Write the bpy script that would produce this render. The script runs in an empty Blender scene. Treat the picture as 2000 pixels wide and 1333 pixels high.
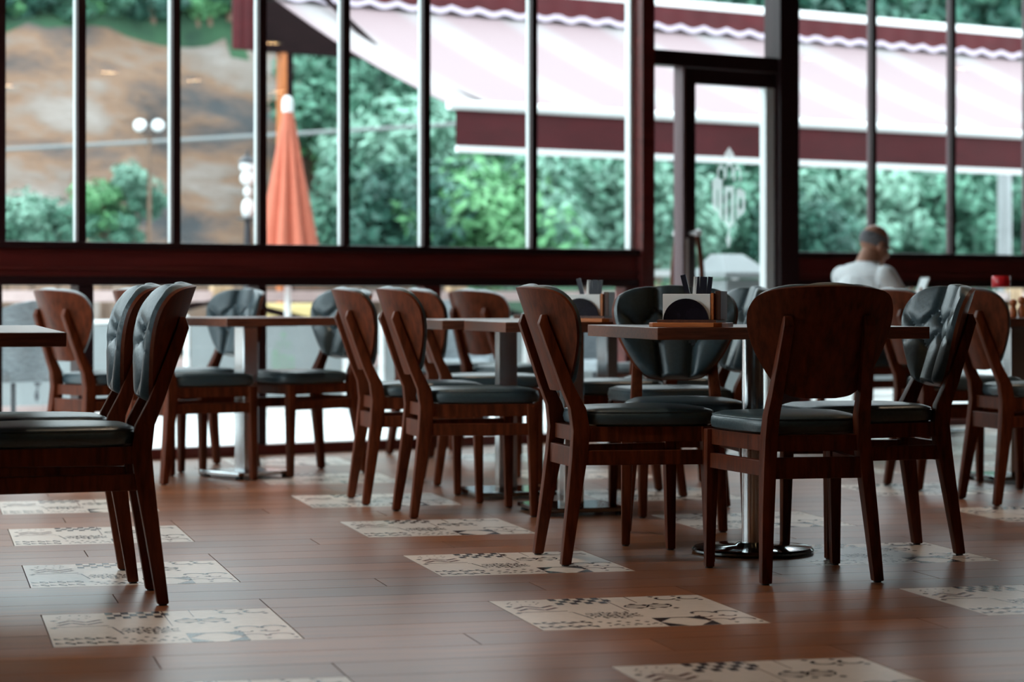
import bpy, bmesh, math, random
from mathutils import Vector, Matrix

random.seed(7)
SC = bpy.context.scene
COL = SC.collection
PI = math.pi

# ------------------------------------------------------------------ camera
F_PX, HOR, CAM_H = 4720.0, 580.0, 0.84        # focal length and horizon in pixels of the 2000x1333 frame
cam_d = bpy.data.cameras.new('camera')
cam = bpy.data.objects.new('camera', cam_d)
COL.objects.link(cam)
cam.location = (0, 0, CAM_H)
cam.rotation_euler = (PI / 2, 0, 0)
cam_d.sensor_width = 36.0
cam_d.lens = F_PX / 2000.0 * 36.0
cam_d.shift_y = -(666.5 - HOR) / 2000.0
cam_d.clip_end = 400
cam_d.dof.use_dof = True
cam_d.dof.focus_distance = 7.35
cam_d.dof.aperture_fstop = 3.0
SC.camera = cam

# ------------------------------------------------------------------ world, exposure
w = bpy.data.worlds.new('overcast_sky')
SC.world = w
w.use_nodes = True
nt = w.node_tree
bg = nt.nodes['Background']
bg.inputs['Color'].default_value = (0.84, 0.95, 1.0, 1)
bg.inputs['Strength'].default_value = 5.0
SC.view_settings.view_transform = 'Standard'
SC.view_settings.look = 'None'
SC.view_settings.gamma = 1.0
SC.view_settings.use_curve_mapping = False
SC.view_settings.exposure = 0.0
try:
    SC.cycles.use_denoising = True
    SC.cycles.transparent_max_bounces = 24
    SC.cycles.max_bounces = 10
    SC.cycles.sample_clamp_indirect = 6.0
    SC.cycles.caustics_reflective = False
    SC.cycles.caustics_refractive = False
except Exception:
    pass

# ------------------------------------------------------------------ coordinates
def at(px, Y):
    return (px - 1000.0) / F_PX * Y
def G(px, py):
    Y = CAM_H * F_PX / (py - HOR)
    return Vector((at(px, Y), Y))
def hz(py, Y):
    return CAM_H + (HOR - py) * Y / F_PX

ALPHA = math.radians(13.8)                       # floor grid, tables and chairs of the room's middle
U = Vector((math.cos(ALPHA), math.sin(ALPHA)))
V = Vector((-math.sin(ALPHA), math.cos(ALPHA)))
WANG = math.radians(34.6)                        # window wall
UW = Vector((math.cos(WANG), math.sin(WANG)))
VW = Vector((-math.sin(WANG), math.cos(WANG)))   # outwards
WA = Vector((at(0, 12.02), 12.02))
def WP(s, o=0.0):
    return WA + UW * s + VW * o
def ws(px, o=0.0):                               # where a pixel column meets the plane at offset o from the wall
    k = (px - 1000.0) / F_PX
    b = WA + VW * o
    return (k * b.y - b.x) / (UW.x - k * UW.y)

# ------------------------------------------------------------------ materials
def mat(name, col, rough=0.5, metal=0.0, var=0.0, scale=8.0, stretch=(1, 1, 1), bump=0.0, spec=0.5, coat=0.0, obj_rand=0.0, col2=None, rot=0.0, coords='Object', trans=0.0, rvar=0.0, detail=5.0):
    m = bpy.data.materials.new(name)
    m.use_nodes = True
    n, l = m.node_tree.nodes, m.node_tree.links
    b = n['Principled BSDF']
    b.inputs['Base Color'].default_value = (*col, 1)
    b.inputs['Roughness'].default_value = rough
    b.inputs['Metallic'].default_value = metal
    b.inputs['Specular IOR Level'].default_value = spec
    b.inputs['Coat Weight'].default_value = coat
    b.inputs['Coat Roughness'].default_value = 0.15
    if trans:
        b.inputs['Transmission Weight'].default_value = trans
    if var or bump or col2 or obj_rand:
        if coords == 'World':
            tc = n.new('ShaderNodeNewGeometry'); out = tc.outputs['Position']
        else:
            tc = n.new('ShaderNodeTexCoord'); out = tc.outputs[coords]
        mp = n.new('ShaderNodeMapping')
        mp.vector_type = 'TEXTURE' if False else 'POINT'
        mp.inputs['Rotation'].default_value = (0, 0, -rot)
        mp2 = n.new('ShaderNodeMapping')
        mp2.inputs['Scale'].default_value = stretch
        l.new(out, mp.inputs['Vector'])
        l.new(mp.outputs['Vector'], mp2.inputs['Vector'])
        nz = n.new('ShaderNodeTexNoise')
        nz.inputs['Scale'].default_value = scale
        nz.inputs['Detail'].default_value = detail
        nz.inputs['Roughness'].default_value = 0.6
        l.new(mp2.outputs['Vector'], nz.inputs['Vector'])
        cr = n.new('ShaderNodeValToRGB')
        c2 = col2 if col2 else tuple(min(1, c * (1 + var)) for c in col)
        c1 = col if col2 else tuple(c * (1 - var) for c in col)
        cr.color_ramp.elements[0].position = 0.32
        cr.color_ramp.elements[1].position = 0.68
        cr.color_ramp.elements[0].color = (*c1, 1)
        cr.color_ramp.elements[1].color = (*c2, 1)
        l.new(nz.outputs['Fac'], cr.inputs['Fac'])
        src = cr.outputs['Color']
        if obj_rand:
            oi = n.new('ShaderNodeObjectInfo')
            geo = n.new('ShaderNodeNewGeometry')
            ad = n.new('ShaderNodeMath'); ad.operation = 'ADD'
            l.new(oi.outputs['Random'], ad.inputs[0]); l.new(geo.outputs['Random Per Island'], ad.inputs[1])
            fr = n.new('ShaderNodeMath'); fr.operation = 'FRACT'
            l.new(ad.outputs[0], fr.inputs[0])
            mr = n.new('ShaderNodeMapRange')
            mr.inputs['To Min'].default_value = 1 - obj_rand
            mr.inputs['To Max'].default_value = 1 + obj_rand
            l.new(fr.outputs[0], mr.inputs['Value'])
            hs = n.new('ShaderNodeHueSaturation')
            l.new(src, hs.inputs['Color']); l.new(mr.outputs['Result'], hs.inputs['Value'])
            src = hs.outputs['Color']
        l.new(src, b.inputs['Base Color'])
        if rvar:
            mr2 = n.new('ShaderNodeMapRange')
            mr2.inputs['To Min'].default_value = rough - rvar
            mr2.inputs['To Max'].default_value = rough + rvar
            l.new(nz.outputs['Fac'], mr2.inputs['Value'])
            l.new(mr2.outputs['Result'], b.inputs['Roughness'])
        if bump:
            bp = n.new('ShaderNodeBump')
            bp.inputs['Strength'].default_value = bump
            bp.inputs['Distance'].default_value = 0.01
            l.new(nz.outputs['Fac'], bp.inputs['Height'])
            l.new(bp.outputs['Normal'], b.inputs['Normal'])
    return m

M = {}
M['chair_wood'] = mat('chair_wood', (0.098, 0.0215, 0.0072), 0.45, var=0.45, scale=9, stretch=(5, 5, 0.8), spec=0.14, rvar=0.08)
M['leather'] = mat('black_leather', (0.034, 0.060, 0.072), 0.36, var=0.15, scale=90, bump=0.12, spec=0.65)
M['button'] = mat('button_leather', (0.03, 0.04, 0.05), 0.25, spec=0.6)
M['rubber'] = mat('rubber', (0.01, 0.01, 0.011), 0.7)
M['table_wood'] = mat('table_wood', (0.16, 0.058, 0.035), 0.3, var=0.4, scale=7, stretch=(1.2, 14, 14), spec=0.5, rvar=0.06)
M['chrome'] = mat('brushed_chrome', (0.75, 0.78, 0.8), 0.2, metal=1.0)
M['dark_chrome'] = mat('dark_chrome', (0.22, 0.25, 0.26), 0.09, metal=1.0)
M['mahogany'] = mat('mahogany_paint', (0.115, 0.016, 0.014), 0.3, var=0.3, scale=3, stretch=(0.5, 6, 6), spec=0.5)
M['dark_mahogany'] = mat('dark_mahogany_paint', (0.022, 0.007, 0.009), 0.35, spec=0.4)
M['aluminium'] = mat('pale_aluminium', (0.85, 0.90, 0.90), 0.35, metal=0.1)
M['mauve_tone'] = mat('mauve_paint_and_reflection', (0.16, 0.10, 0.11), 0.4)  # jamb colour; on the outer profiles it colours in a dark reflection
M['plank'] = mat('wood_look_plank', (0.125, 0.040, 0.0165), 0.32, var=0.5, scale=3.4, stretch=(0.55, 16, 1), rot=ALPHA, coords='World', spec=0.3, obj_rand=0.2, bump=0.04, rvar=0.06, col2=(0.30, 0.118, 0.052))
M['grout'] = mat('grout', (0.05, 0.025, 0.018), 0.8, var=0.2)
M['tile'] = mat('cream_tile', (0.62, 0.53, 0.47), 0.30, var=0.08, scale=30, spec=0.3)
M['print'] = mat('black_print', (0.035, 0.03, 0.036), 0.25)
M['print_red'] = mat('brown_print', (0.16, 0.06, 0.05), 0.25)
M['plaster'] = mat('warm_plaster', (0.065, 0.036, 0.034), 0.9, var=0.08, scale=4)
M['ceiling'] = mat('ceiling_paint', (0.06, 0.036, 0.036), 0.9, var=0.05, scale=3)
M['paving'] = mat('pale_paving', (0.66, 0.66, 0.64), 0.75, var=0.08, scale=3)
M['asphalt'] = mat('road', (0.30, 0.31, 0.31), 0.85, var=0.15, scale=3)
M['kerb'] = mat('pink_kerb', (0.58, 0.44, 0.42), 0.8, var=0.12, scale=6)
M['red_fabric'] = mat('dark_red_fabric', (0.062, 0.0035, 0.006), 0.9, var=0.18, scale=2.5, stretch=(1, 1, 3))
M['white_trim'] = mat('white_trim', (0.82, 0.82, 0.82), 0.5)
M['lilac_trim'] = mat('lilac_braid', (0.50, 0.42, 0.50), 0.6)
M['orange_fabric'] = mat('orange_fabric', (0.56, 0.15, 0.09), 0.8, var=0.08, scale=6)
M['white_plastic'] = mat('white_plastic', (0.8, 0.82, 0.82), 0.4)
M['dark_wood'] = mat('dark_outdoor_wood', (0.010, 0.0040, 0.0045), 0.8, spec=0.1, var=0.3, scale=5, stretch=(1, 1, 5))
M['orange_wood'] = mat('varnished_wood', (0.42, 0.13, 0.04), 0.35, var=0.25, scale=5, stretch=(6, 6, 1))
M['iron'] = mat('dark_iron', (0.03, 0.03, 0.035), 0.28, metal=0.4)
M['globe'] = mat('milky_glass', (0.75, 0.77, 0.78), 0.15)
M['barrier'] = mat('pale_grey_canvas', (0.26, 0.28, 0.285), 0.8, var=0.05, scale=5)
M['ink'] = mat('dark_lettering', (0.05, 0.05, 0.06), 0.6)
M['leaf_print'] = mat('green_print', (0.22, 0.30, 0.24), 0.6)
M['concrete'] = mat('pale_concrete', (0.30, 0.32, 0.325), 0.8, var=0.1, scale=4)
M['wire'] = mat('grey_cable', (0.20, 0.21, 0.21), 0.7)
M['bark'] = mat('bark', (0.16, 0.10, 0.07), 0.9, var=0.3, scale=10)
M['fence_wood'] = mat('pale_fence_wood', (0.50, 0.34, 0.20), 0.7, var=0.2, scale=5)
M['yellow'] = mat('yellow_canvas', (0.72, 0.56, 0.25), 0.8)
M['grey_white'] = mat('weathered_white_paint', (0.24, 0.26, 0.265), 0.6, var=0.06)
M['wicker'] = mat('grey_wicker', (0.28, 0.31, 0.33), 0.7, var=0.35, scale=60, stretch=(0.4, 0.4, 3), bump=0.3)
M['cedar'] = mat('cedar', (0.55, 0.17, 0.045), 0.4, var=0.25, scale=8, stretch=(1, 9, 9))
M['walnut'] = mat('walnut', (0.10, 0.04, 0.025), 0.35, var=0.3, scale=8, stretch=(9, 9, 1))
M['paper'] = mat('white_paper', (0.88, 0.88, 0.86), 0.8)
M['black_gloss'] = mat('black_gloss', (0.012, 0.010, 0.016), 0.14, var=0.5, scale=14)
M['sachet'] = mat('black_sachet', (0.012, 0.011, 0.02), 0.3)
M['red_plastic'] = mat('red_plastic', (0.5, 0.012, 0.02), 0.3)
M['shirt'] = mat('white_shirt', (0.90, 0.92, 0.93), 0.85, var=0.02, scale=9)
M['skin'] = mat('skin', (0.40, 0.19, 0.12), 0.55, var=0.08, scale=20)
M['trouser'] = mat('grey_trousers', (0.05, 0.05, 0.06), 0.85)
M['grey_hair'] = mat('grey_hair', (0.17, 0.165, 0.175), 0.8, var=0.35, scale=60, bump=0.3)
M['shoe'] = mat('shoe_leather', (0.02, 0.015, 0.012), 0.4)
M['grass'] = mat('hill_grass', (0.010, 0.035, 0.020), 0.9, var=0.4, scale=1.4, bump=0.8, col2=(0.035, 0.10, 0.045))

def leaf_mat(name, a, b):
    m = mat(name, a, 0.55, col2=b, scale=1.6, obj_rand=0.25)
    bs = m.node_tree.nodes['Principled BSDF']
    bs.inputs['Subsurface Weight'].default_value = 0.0
    return m
M['leaf_a'] = leaf_mat('leaf_mid_green', (0.033, 0.112, 0.072), (0.112, 0.285, 0.195))
M['leaf_b'] = leaf_mat('leaf_pale_green', (0.083, 0.210, 0.150), (0.255, 0.450, 0.345))
M['leaf_c'] = leaf_mat('leaf_deep_green', (0.013, 0.063, 0.048), (0.045, 0.150, 0.105))
M['leaf_d'] = leaf_mat('leaf_bright_green', (0.053, 0.195, 0.075), (0.165, 0.405, 0.180))

# glass: thin pane, clear with a facing-dependent reflection (surface property)
def glass(name, base=0.045, tint=(0.97, 1, 1)):
    m = bpy.data.materials.new(name); m.use_nodes = True
    n, l = m.node_tree.nodes, m.node_tree.links
    n.remove(n['Principled BSDF'])
    lw = n.new('ShaderNodeLayerWeight'); lw.inputs['Blend'].default_value = 0.5
    pw = n.new('ShaderNodeMath'); pw.operation = 'POWER'; pw.inputs[1].default_value = 5
    mr = n.new('ShaderNodeMapRange'); mr.inputs['To Min'].default_value = base; mr.inputs['To Max'].default_value = 1
    l.new(lw.outputs['Facing'], pw.inputs[0]); l.new(pw.outputs[0], mr.inputs['Value'])
    t = n.new('ShaderNodeBsdfTransparent'); t.inputs['Color'].default_value = (*tint, 1)
    g = n.new('ShaderNodeBsdfGlossy'); g.inputs['Roughness'].default_value = 0.0
    mx = n.new('ShaderNodeMixShader')
    l.new(mr.outputs['Result'], mx.inputs['Fac']); l.new(t.outputs[0], mx.inputs[1]); l.new(g.outputs[0], mx.inputs[2])
    l.new(mx.outputs[0], n['Material Output'].inputs['Surface'])
    return m
M['glass'] = glass('window_glass')

def frosted(name):
    m = bpy.data.materials.new(name); m.use_nodes = True
    n, l = m.node_tree.nodes, m.node_tree.links
    b = n['Principled BSDF']; b.inputs['Base Color'].default_value = (0.85, 0.88, 0.88, 1); b.inputs['Roughness'].default_value = 0.8
    tl = n.new('ShaderNodeBsdfTranslucent'); tl.inputs['Color'].default_value = (0.9, 0.93, 0.93, 1)
    t = n.new('ShaderNodeBsdfTransparent')
    m1 = n.new('ShaderNodeMixShader'); m1.inputs['Fac'].default_value = 0.6
    m2 = n.new('ShaderNodeMixShader'); m2.inputs['Fac'].default_value = 0.55
    l.new(b.outputs[0], m1.inputs[1]); l.new(tl.outputs[0], m1.inputs[2])
    l.new(t.outputs[0], m2.inputs[1]); l.new(m1.outputs[0], m2.inputs[2])
    l.new(m2.outputs[0], n['Material Output'].inputs['Surface'])
    return m
M['frosted'] = frosted('frosted_vinyl')

def emit(name, col, s):
    m = bpy.data.materials.new(name); m.use_nodes = True
    b = m.node_tree.nodes['Principled BSDF']
    b.inputs['Base Color'].default_value = (0.8, 0.8, 0.8, 1)
    b.inputs['Emission Color'].default_value = (*col, 1)
    b.inputs['Emission Strength'].default_value = s
    return m
M['lamp'] = emit('warm_lamp', (1.0, 0.62, 0.30), 40)

def awning_mat():
    m = mat('striped_pink_awning', (0.80, 0.46, 0.52), 0.75)
    n, l = m.node_tree.nodes, m.node_tree.links
    tc = n.new('ShaderNodeTexCoord')
    sp = n.new('ShaderNodeSeparateXYZ'); l.new(tc.outputs['Object'], sp.inputs[0])
    mu = n.new('ShaderNodeMath'); mu.operation = 'MULTIPLY'; mu.inputs[1].default_value = 6.3
    l.new(sp.outputs['X'], mu.inputs[0])
    sn = n.new('ShaderNodeMath'); sn.operation = 'SINE'; l.new(mu.outputs[0], sn.inputs[0])
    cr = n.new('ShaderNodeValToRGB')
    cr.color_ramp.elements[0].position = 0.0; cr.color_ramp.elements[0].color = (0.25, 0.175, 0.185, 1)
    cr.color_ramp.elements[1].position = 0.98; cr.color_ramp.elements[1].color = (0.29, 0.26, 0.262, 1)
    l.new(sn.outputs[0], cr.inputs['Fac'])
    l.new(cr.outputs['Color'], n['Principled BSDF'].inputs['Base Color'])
    return m
M['awning'] = awning_mat()

def rock_mat():
    m = mat('rock_face', (0.3, 0.17, 0.1), 0.9)
    n, l = m.node_tree.nodes, m.node_tree.links
    b = n['Principled BSDF']
    geo = n.new('ShaderNodeNewGeometry')
    mp = n.new('ShaderNodeMapping'); mp.inputs['Rotation'].default_value = (0, math.radians(52), 0); mp.inputs['Scale'].default_value = (0.32, 0.6, 1.0)
    l.new(geo.outputs['Position'], mp.inputs['Vector'])
    n1 = n.new('ShaderNodeTexNoise'); n1.inputs['Scale'].default_value = 1.3; n1.inputs['Detail'].default_value = 8; n1.inputs['Roughness'].default_value = 0.65
    l.new(mp.outputs['Vector'], n1.inputs['Vector'])
    cr = n.new('ShaderNodeValToRGB')
    e = cr.color_ramp.elements
    e[0].position = 0.34; e[0].color = (0.05, 0.052, 0.056, 1)
    e[1].position = 0.68; e[1].color = (0.27, 0.235, 0.215, 1)
    for p, c in ((0.43, (0.125, 0.085, 0.068)), (0.50, (0.20, 0.115, 0.072)), (0.57, (0.20, 0.155, 0.13))):
        x = e.new(p); x.color = (*c, 1)
    l.new(n1.outputs['Fac'], cr.inputs['Fac'])
    l.new(cr.outputs['Color'], b.inputs['Base Color'])
    bp = n.new('ShaderNodeBump'); bp.inputs['Strength'].default_value = 0.9; bp.inputs['Distance'].default_value = 0.3
    l.new(n1.outputs['Fac'], bp.inputs['Height']); l.new(bp.outputs['Normal'], b.inputs['Normal'])
    return m
M['rock'] = rock_mat()

# ------------------------------------------------------------------ mesh helpers
class MB:
    def __init__(self):
        self.v, self.f, self.m = [], [], []
    def add(self, vs, fs, mi=0):
        o = len(self.v)
        self.v += [tuple(x) for x in vs]
        self.f += [tuple(i + o for i in f) for f in fs]
        self.m += [mi] * len(fs)
        return self
    def box(self, x0, x1, y0, y1, z0, z1, mi=0):
        vs = [(x0, y0, z0), (x1, y0, z0), (x1, y1, z0), (x0, y1, z0), (x0, y0, z1), (x1, y0, z1), (x1, y1, z1), (x0, y1, z1)]
        return self.add(vs, [(3, 2, 1, 0), (4, 5, 6, 7), (0, 1, 5, 4), (1, 2, 6, 5), (2, 3, 7, 6), (3, 0, 4, 7)], mi)
    def loft(self, rings, closed_ends=True, mi=0):
        n = len(rings[0]); vs = [p for r in rings for p in r]; fs = []
        for i in range(len(rings) - 1):
            for j in range(n):
                k = (j + 1) % n
                fs.append((i * n + j, i * n + k, (i + 1) * n + k, (i + 1) * n + j))
        if closed_ends:
            fs.append(tuple(reversed(range(n))))
            fs.append(tuple((len(rings) - 1) * n + j for j in range(n)))
        return self.add(vs, fs, mi)
    def lathe(self, prof, seg=20, c=(0, 0), mi=0):
        rings = [[(c[0] + r * math.cos(2 * PI * k / seg), c[1] + r * math.sin(2 * PI * k / seg), z) for k in range(seg)] for r, z in prof]
        return self.loft(rings, True, mi)
    def tube(self, pts, rad, seg=8, mi=0):
        pts = [Vector(p) for p in pts]
        if not hasattr(rad, '__len__'): rad = [rad] * len(pts)
        rings = []
        for i, p in enumerate(pts):
            d = (pts[min(i + 1, len(pts) - 1)] - pts[max(i - 1, 0)]).normalized()
            a = d.orthogonal().normalized() if i == 0 else (a - d * a.dot(d)).normalized()
            b = d.cross(a)
            rings.append([p + (a * math.cos(2 * PI * k / seg) + b * math.sin(2 * PI * k / seg)) * rad[i] for k in range(seg)])
        return self.loft(rings, True, mi)
    def poly(self, pts, z0, z1, mi=0):            # prism from a CCW outline in XY
        n = len(pts)
        vs = [(x, y, z0) for x, y in pts] + [(x, y, z1) for x, y in pts]
        fs = [tuple(reversed(range(n))), tuple(range(n, 2 * n))] + [(i, (i + 1) % n, n + (i + 1) % n, n + i) for i in range(n)]
        return self.add(vs, fs, mi)
    def mesh(self, name, mats, smooth=False, bevel=0.0):
        me = bpy.data.meshes.new(name)
        me.from_pydata(self.v, [], self.f)
        for m_ in (mats if isinstance(mats, (list, tuple)) else [mats]):
            me.materials.append(m_)
        for p, i in zip(me.polygons, self.m):
            p.material_index = i
        bm = bmesh.new(); bm.from_mesh(me)
        bmesh.ops.recalc_face_normals(bm, faces=bm.faces)
        if bevel:
            es = [e for e in bm.edges if len(e.link_faces) == 2 and e.calc_face_angle(0) > 0.6]
            bmesh.ops.bevel(bm, geom=es, offset=bevel, segments=2, affect='EDGES', profile=0.6)
        bm.to_mesh(me); bm.free()
        if smooth:
            for p in me.polygons: p.use_smooth = True
            try: me.set_sharp_from_angle(angle=math.radians(42))
            except Exception: pass
        return me
    def build(self, name, mats, parent=None, smooth=False, bevel=0.0):
        return link(name, self.mesh(name, mats, smooth, bevel), parent)

def link(name, me, parent=None):
    o = bpy.data.objects.new(name, me)
    COL.objects.link(o)
    if parent: o.parent = parent
    return o
def tag(o, label=None, cat=None, group=None, kind=None):
    if label: o['label'] = label
    if cat: o['category'] = cat
    if group: o['group'] = group
    if kind: o['kind'] = kind
    return o
def empty(name, loc=(0, 0, 0), rz=0.0):
    o = bpy.data.objects.new(name, None); COL.objects.link(o)
    o.empty_display_size = 0.1
    o.location = loc; o.rotation_euler = (0, 0, rz)
    return o
def wall_obj(o):
    o.location = (WA.x, WA.y, 0); o.rotation_euler = (0, 0, WANG)
    return o
def copy_tree(o, parent=None):
    c = o.copy(); COL.objects.link(c); c.parent = parent
    for ch in o.children: copy_tree(ch, c)
    return c

# ================================================================== THE ROOM
S0, S1, DEP, CEIL = -2.2, 13.2, 15.5, 3.05
LK = math.tan(WANG - ALPHA)                       # the side wall follows the floor grid
def left_s(o): return S0 + LK * o
def room_poly(m): return [(left_s(.06) - m, .06), (left_s(-DEP - .2) - m, -DEP - .2), (S1 + .2, -DEP - .2), (S1 + .2, .06)]
# floor slab (wall frame), planks and tiles on top
fl = wall_obj(MB().poly(room_poly(.1), -0.16, -0.012).build('floor', M['grout']))
tag(fl, 'wood-look plank floor with patterned cream tile inserts', None, kind='structure')
FINV = Matrix.Rotation(-WANG, 4, 'Z')
def to_wall(p):
    d = Vector((p[0] - WA.x, p[1] - WA.y)); return Vector((d.dot(UW), d.dot(VW)))
def clip(poly, f):
    out = []
    for i in range(len(poly)):
        a, b = poly[i], poly[(i + 1) % len(poly)]
        fa, fb = f(a), f(b)
        if fa >= 0: out.append(a)
        if (fa >= 0) != (fb >= 0):
            t = fa / (fa - fb); out.append(a + (b - a) * t)
    return out
P = 1.212
O0 = G(80, 1202)
def grid(a, b): return O0 + U * a + V * b
def project(p):
    if p.y < 0.5: return None
    return (1000 + F_PX * p.x / p.y, HOR + F_PX * CAM_H / p.y)
planks, tiles = [], []
gap = 0.0016
for k in range(-13, 16):
    for m_ in range(-12, 16):
        a0, b0 = k * P, m_ * P
        tiles.append((a0, a0 + P / 2, b0 - P / 2, b0))
        wdt = P / 6
        for j in range(3):
            planks.append((a0 + P / 2, a0 + P, b0 - P / 2 + j * wdt, b0 - P / 2 + (j + 1) * wdt))
            sh = (0.5, 0.18, 0.83)[j] * P
            planks.append((a0 + sh, a0 + sh + P, b0 + j * wdt, b0 + (j + 1) * wdt))
def inside(c):
    q = to_wall(c); return left_s(q.y) + .03 < q.x < S1 - .02 and -DEP + .02 < q.y < -0.001
def clipped(r):
    a0, a1, b0, b1 = r
    pl = [grid(a0 + gap, b0 + gap), grid(a1 - gap, b0 + gap), grid(a1 - gap, b1 - gap), grid(a0 + gap, b1 - gap)]
    full = all(inside(p) for p in pl)
    if not full:
        for f in (lambda p: to_wall(p).x - left_s(to_wall(p).y) - .03, lambda p: S1 - .02 - to_wall(p).x, lambda p: to_wall(p).y + DEP - .02, lambda p: -.002 - to_wall(p).y):
            if len(pl) < 3: return None, False
            pl = clip(pl, f)
        if len(pl) < 3: return None, False
    return pl, full
def in_view(pl, mg=60):
    q = [project(p) for p in pl]
    if any(x is None for x in q): return 0
    xs = [x[0] for x in q]; ys = [x[1] for x in q]
    if max(xs) < -mg or min(xs) > 2000 + mg or min(ys) > 1333 + mg: return 0
    return (max(xs) - min(xs)) * (max(ys) - min(ys))
cand = []
rest = MB(); rest_t = MB()
for r in planks:
    pl, full = clipped(r)
    if pl is None: continue
    cand.append((in_view(pl), r, pl, full))
cand.sort(key=lambda c: -c[0])
pm = {}
for i, (area, r, pl, full) in enumerate(cand):
    if i < 296 and area > 0:
        L = round(r[1] - r[0], 3)
        if full:
            if L not in pm:
                hw, hh = L / 2 - gap, (r[3] - r[2]) / 2 - gap
                pm[L] = MB().box(-hw, hw, -hh, hh, -0.012, 0).mesh('plank', M['plank'])
            me = pm[L]; c = grid((r[0] + r[1]) / 2, (r[2] + r[3]) / 2); rz = ALPHA
            o = link('plank', me, fl)
            lw = to_wall(c)
            o.location = (lw.x, lw.y, 0); o.rotation_euler = (0, 0, ALPHA - WANG)
        else:
            MB().poly([tuple(to_wall(p)) for p in pl], -0.012, 0).build('plank', M['plank'], fl)
    else:
        rest.poly([tuple(to_wall(p)) for p in pl], -0.012, 0)
tag(rest.build('far_planks', M['plank'], fl), kind='stuff')

# the printed pattern of one 60 cm tile
T2 = P / 2 - 2 * gap
def tile_print():
    b, r = MB(), MB()
    def q(mb, pts):
        n = len(pts)
        mb.add([((x - .5) * T2, (.5 - y) * T2, 0.0004) for x, y in pts], [tuple(range(n))])
    def rect(mb, x0, y0, x1, y1): q(mb, [(x0, y0), (x1, y0), (x1, y1), (x0, y1)])
    def line(mb, x0, y0, x1, y1, wd=.012):
        d = Vector((x1 - x0, y1 - y0)); nn = Vector((-d.y, d.x)).normalized() * wd / 2
        q(mb, [(x0 + nn.x, y0 + nn.y), (x1 + nn.x, y1 + nn.y), (x1 - nn.x, y1 - nn.y), (x0 - nn.x, y0 - nn.y)])
    def arc(mb, cx, cy, rr, a0, a1, wd=.014, n=7):
        for i in range(n):
            t0, t1 = a0 + (a1 - a0) * i / n, a0 + (a1 - a0) * (i + 1) / n
            line(mb, cx + rr * math.cos(t0), cy + rr * math.sin(t0), cx + rr * math.cos(t1), cy + rr * math.sin(t1), wd)
    def dot(mb, cx, cy, s): q(mb, [(cx - s, cy), (cx, cy - s), (cx + s, cy), (cx, cy + s)])
    # checker strip
    for i in range(8):
        for j in range(3):
            if (i + j) % 2 == 0: rect(b, .27 + i * .034, .0 + j * .07, .304 + i * .034, .07 + j * .07)
    # faint floral corner
    for k in range(10):
        a = k * 1.9; dot(r, .13 + .07 * math.cos(a), .12 + .06 * math.sin(a), .008)
    # zigzag arrows
    for y in (.24, .32):
        line(r, .05, y + .05, .11, y - .02, .022); line(r, .11, y - .02, .17, y + .05, .022)
        line(r, .17, y + .05, .24, y - .02, .022)
    line(r, .03, .42, .26, .42, .012); dot(b, .04, .22, .018); dot(b, .03, .45, .018)
    # octagons with dots
    for cx in (.60, .71):
        for cy in (.27, .40):
            dot(b, cx, cy, .020); dot(b, cx + .05, cy + .03, .018)
        line(b, cx - .04, .33, cx + .06, .33, .01); arc(b, cx, .34, .055, 0, 2 * PI, .010, 8)
    line(r, .52, .0, .52, .5, .005); line(r, .64, 0, .64, .22, .005)
    # circles and dots
    for cx in (.81, .92):
        arc(b, cx, .10, .045, .4, 4.2, .016); dot(b, cx - .05, .03, .016); dot(b, cx + .04, .17, .016)
    for cx in (.82, .93):
        arc(b, cx, .62, .05, 2.8, 6.4, .016); arc(r, cx, .86, .05, 2.9, 6.5, .013)
        dot(b, cx - .06, .72, .014); dot(b, cx + .05, .94, .013); arc(r, cx - .02, .72, .03, 0, 4, .012, 5)
    # dense flower
    random.seed(3)
    for k in range(34):
        a = k * 2.4; rr = .018 * math.sqrt(k) 
        x, y = .42 + rr * 1.2 * math.cos(a), .60 + rr * math.sin(a)
        arc(b, x, y, .016, a, a + 3.2, .009, 4)
    line(b, .27, .47, .30, .70, .007); line(b, .27, .47, .25, .47, .007)
    # pinwheels
    for i in range(3):
        for j in range(2):
            cx, cy = .05 + i * .085, .80 + j * .12
            q(b, [(cx, cy), (cx - .04, cy - .04), (cx - .04, cy + .01)]); q(b, [(cx, cy), (cx + .04, cy + .04), (cx + .04, cy - .01)])
            q(b, [(cx, cy), (cx + .03, cy - .045), (cx, cy - .045)])
    # dotted strip
    for k in range(9): dot(b, .30 + .028 * k, .80 + .09 * (k % 3) / 2, .014); dot(b, .31 + .028 * k, .93 - .02 * (k % 2), .010)
    # big hexagon
    x0, x1, y0, y1 = .55, .785, .74, .995
    for pts in ([(x0, y0), (x0 + .09, y0), (x0, y0 + .13)], [(x1, y0), (x1, y0 + .13), (x1 - .09, y0)], [(x0, y1), (x0, y1 - .13), (x0 + .09, y1)], [(x1, y1), (x1 - .09, y1), (x1, y1 - .13)]): q(b, pts)
    line(b, x0, y0, x1, y0, .014)
    return b.mesh('tile_print', M['print']), r.mesh('tile_print_brown', M['print_red'])
pr_b, pr_r = tile_print()
tile_me = MB().box(-T2 / 2, T2 / 2, -T2 / 2, T2 / 2, -0.012, 0).mesh('tile', M['tile'])
for r in tiles:
    pl, full = clipped(r)
    if pl is None: continue
    if in_view(pl, 1500) > 0 and full:
        o = link('patterned_tile', tile_me, fl)
        c = grid((r[0] + r[1]) / 2, (r[2] + r[3]) / 2); lw = to_wall(c)
        o.location = (lw.x, lw.y, 0); o.rotation_euler = (0, 0, ALPHA - WANG)
        link('printed_pattern', pr_b, o); link('printed_brown_pattern', pr_r, o)
    else:
        rest_t.poly([tuple(to_wall(p)) for p in pl], -0.012, 0)
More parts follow.
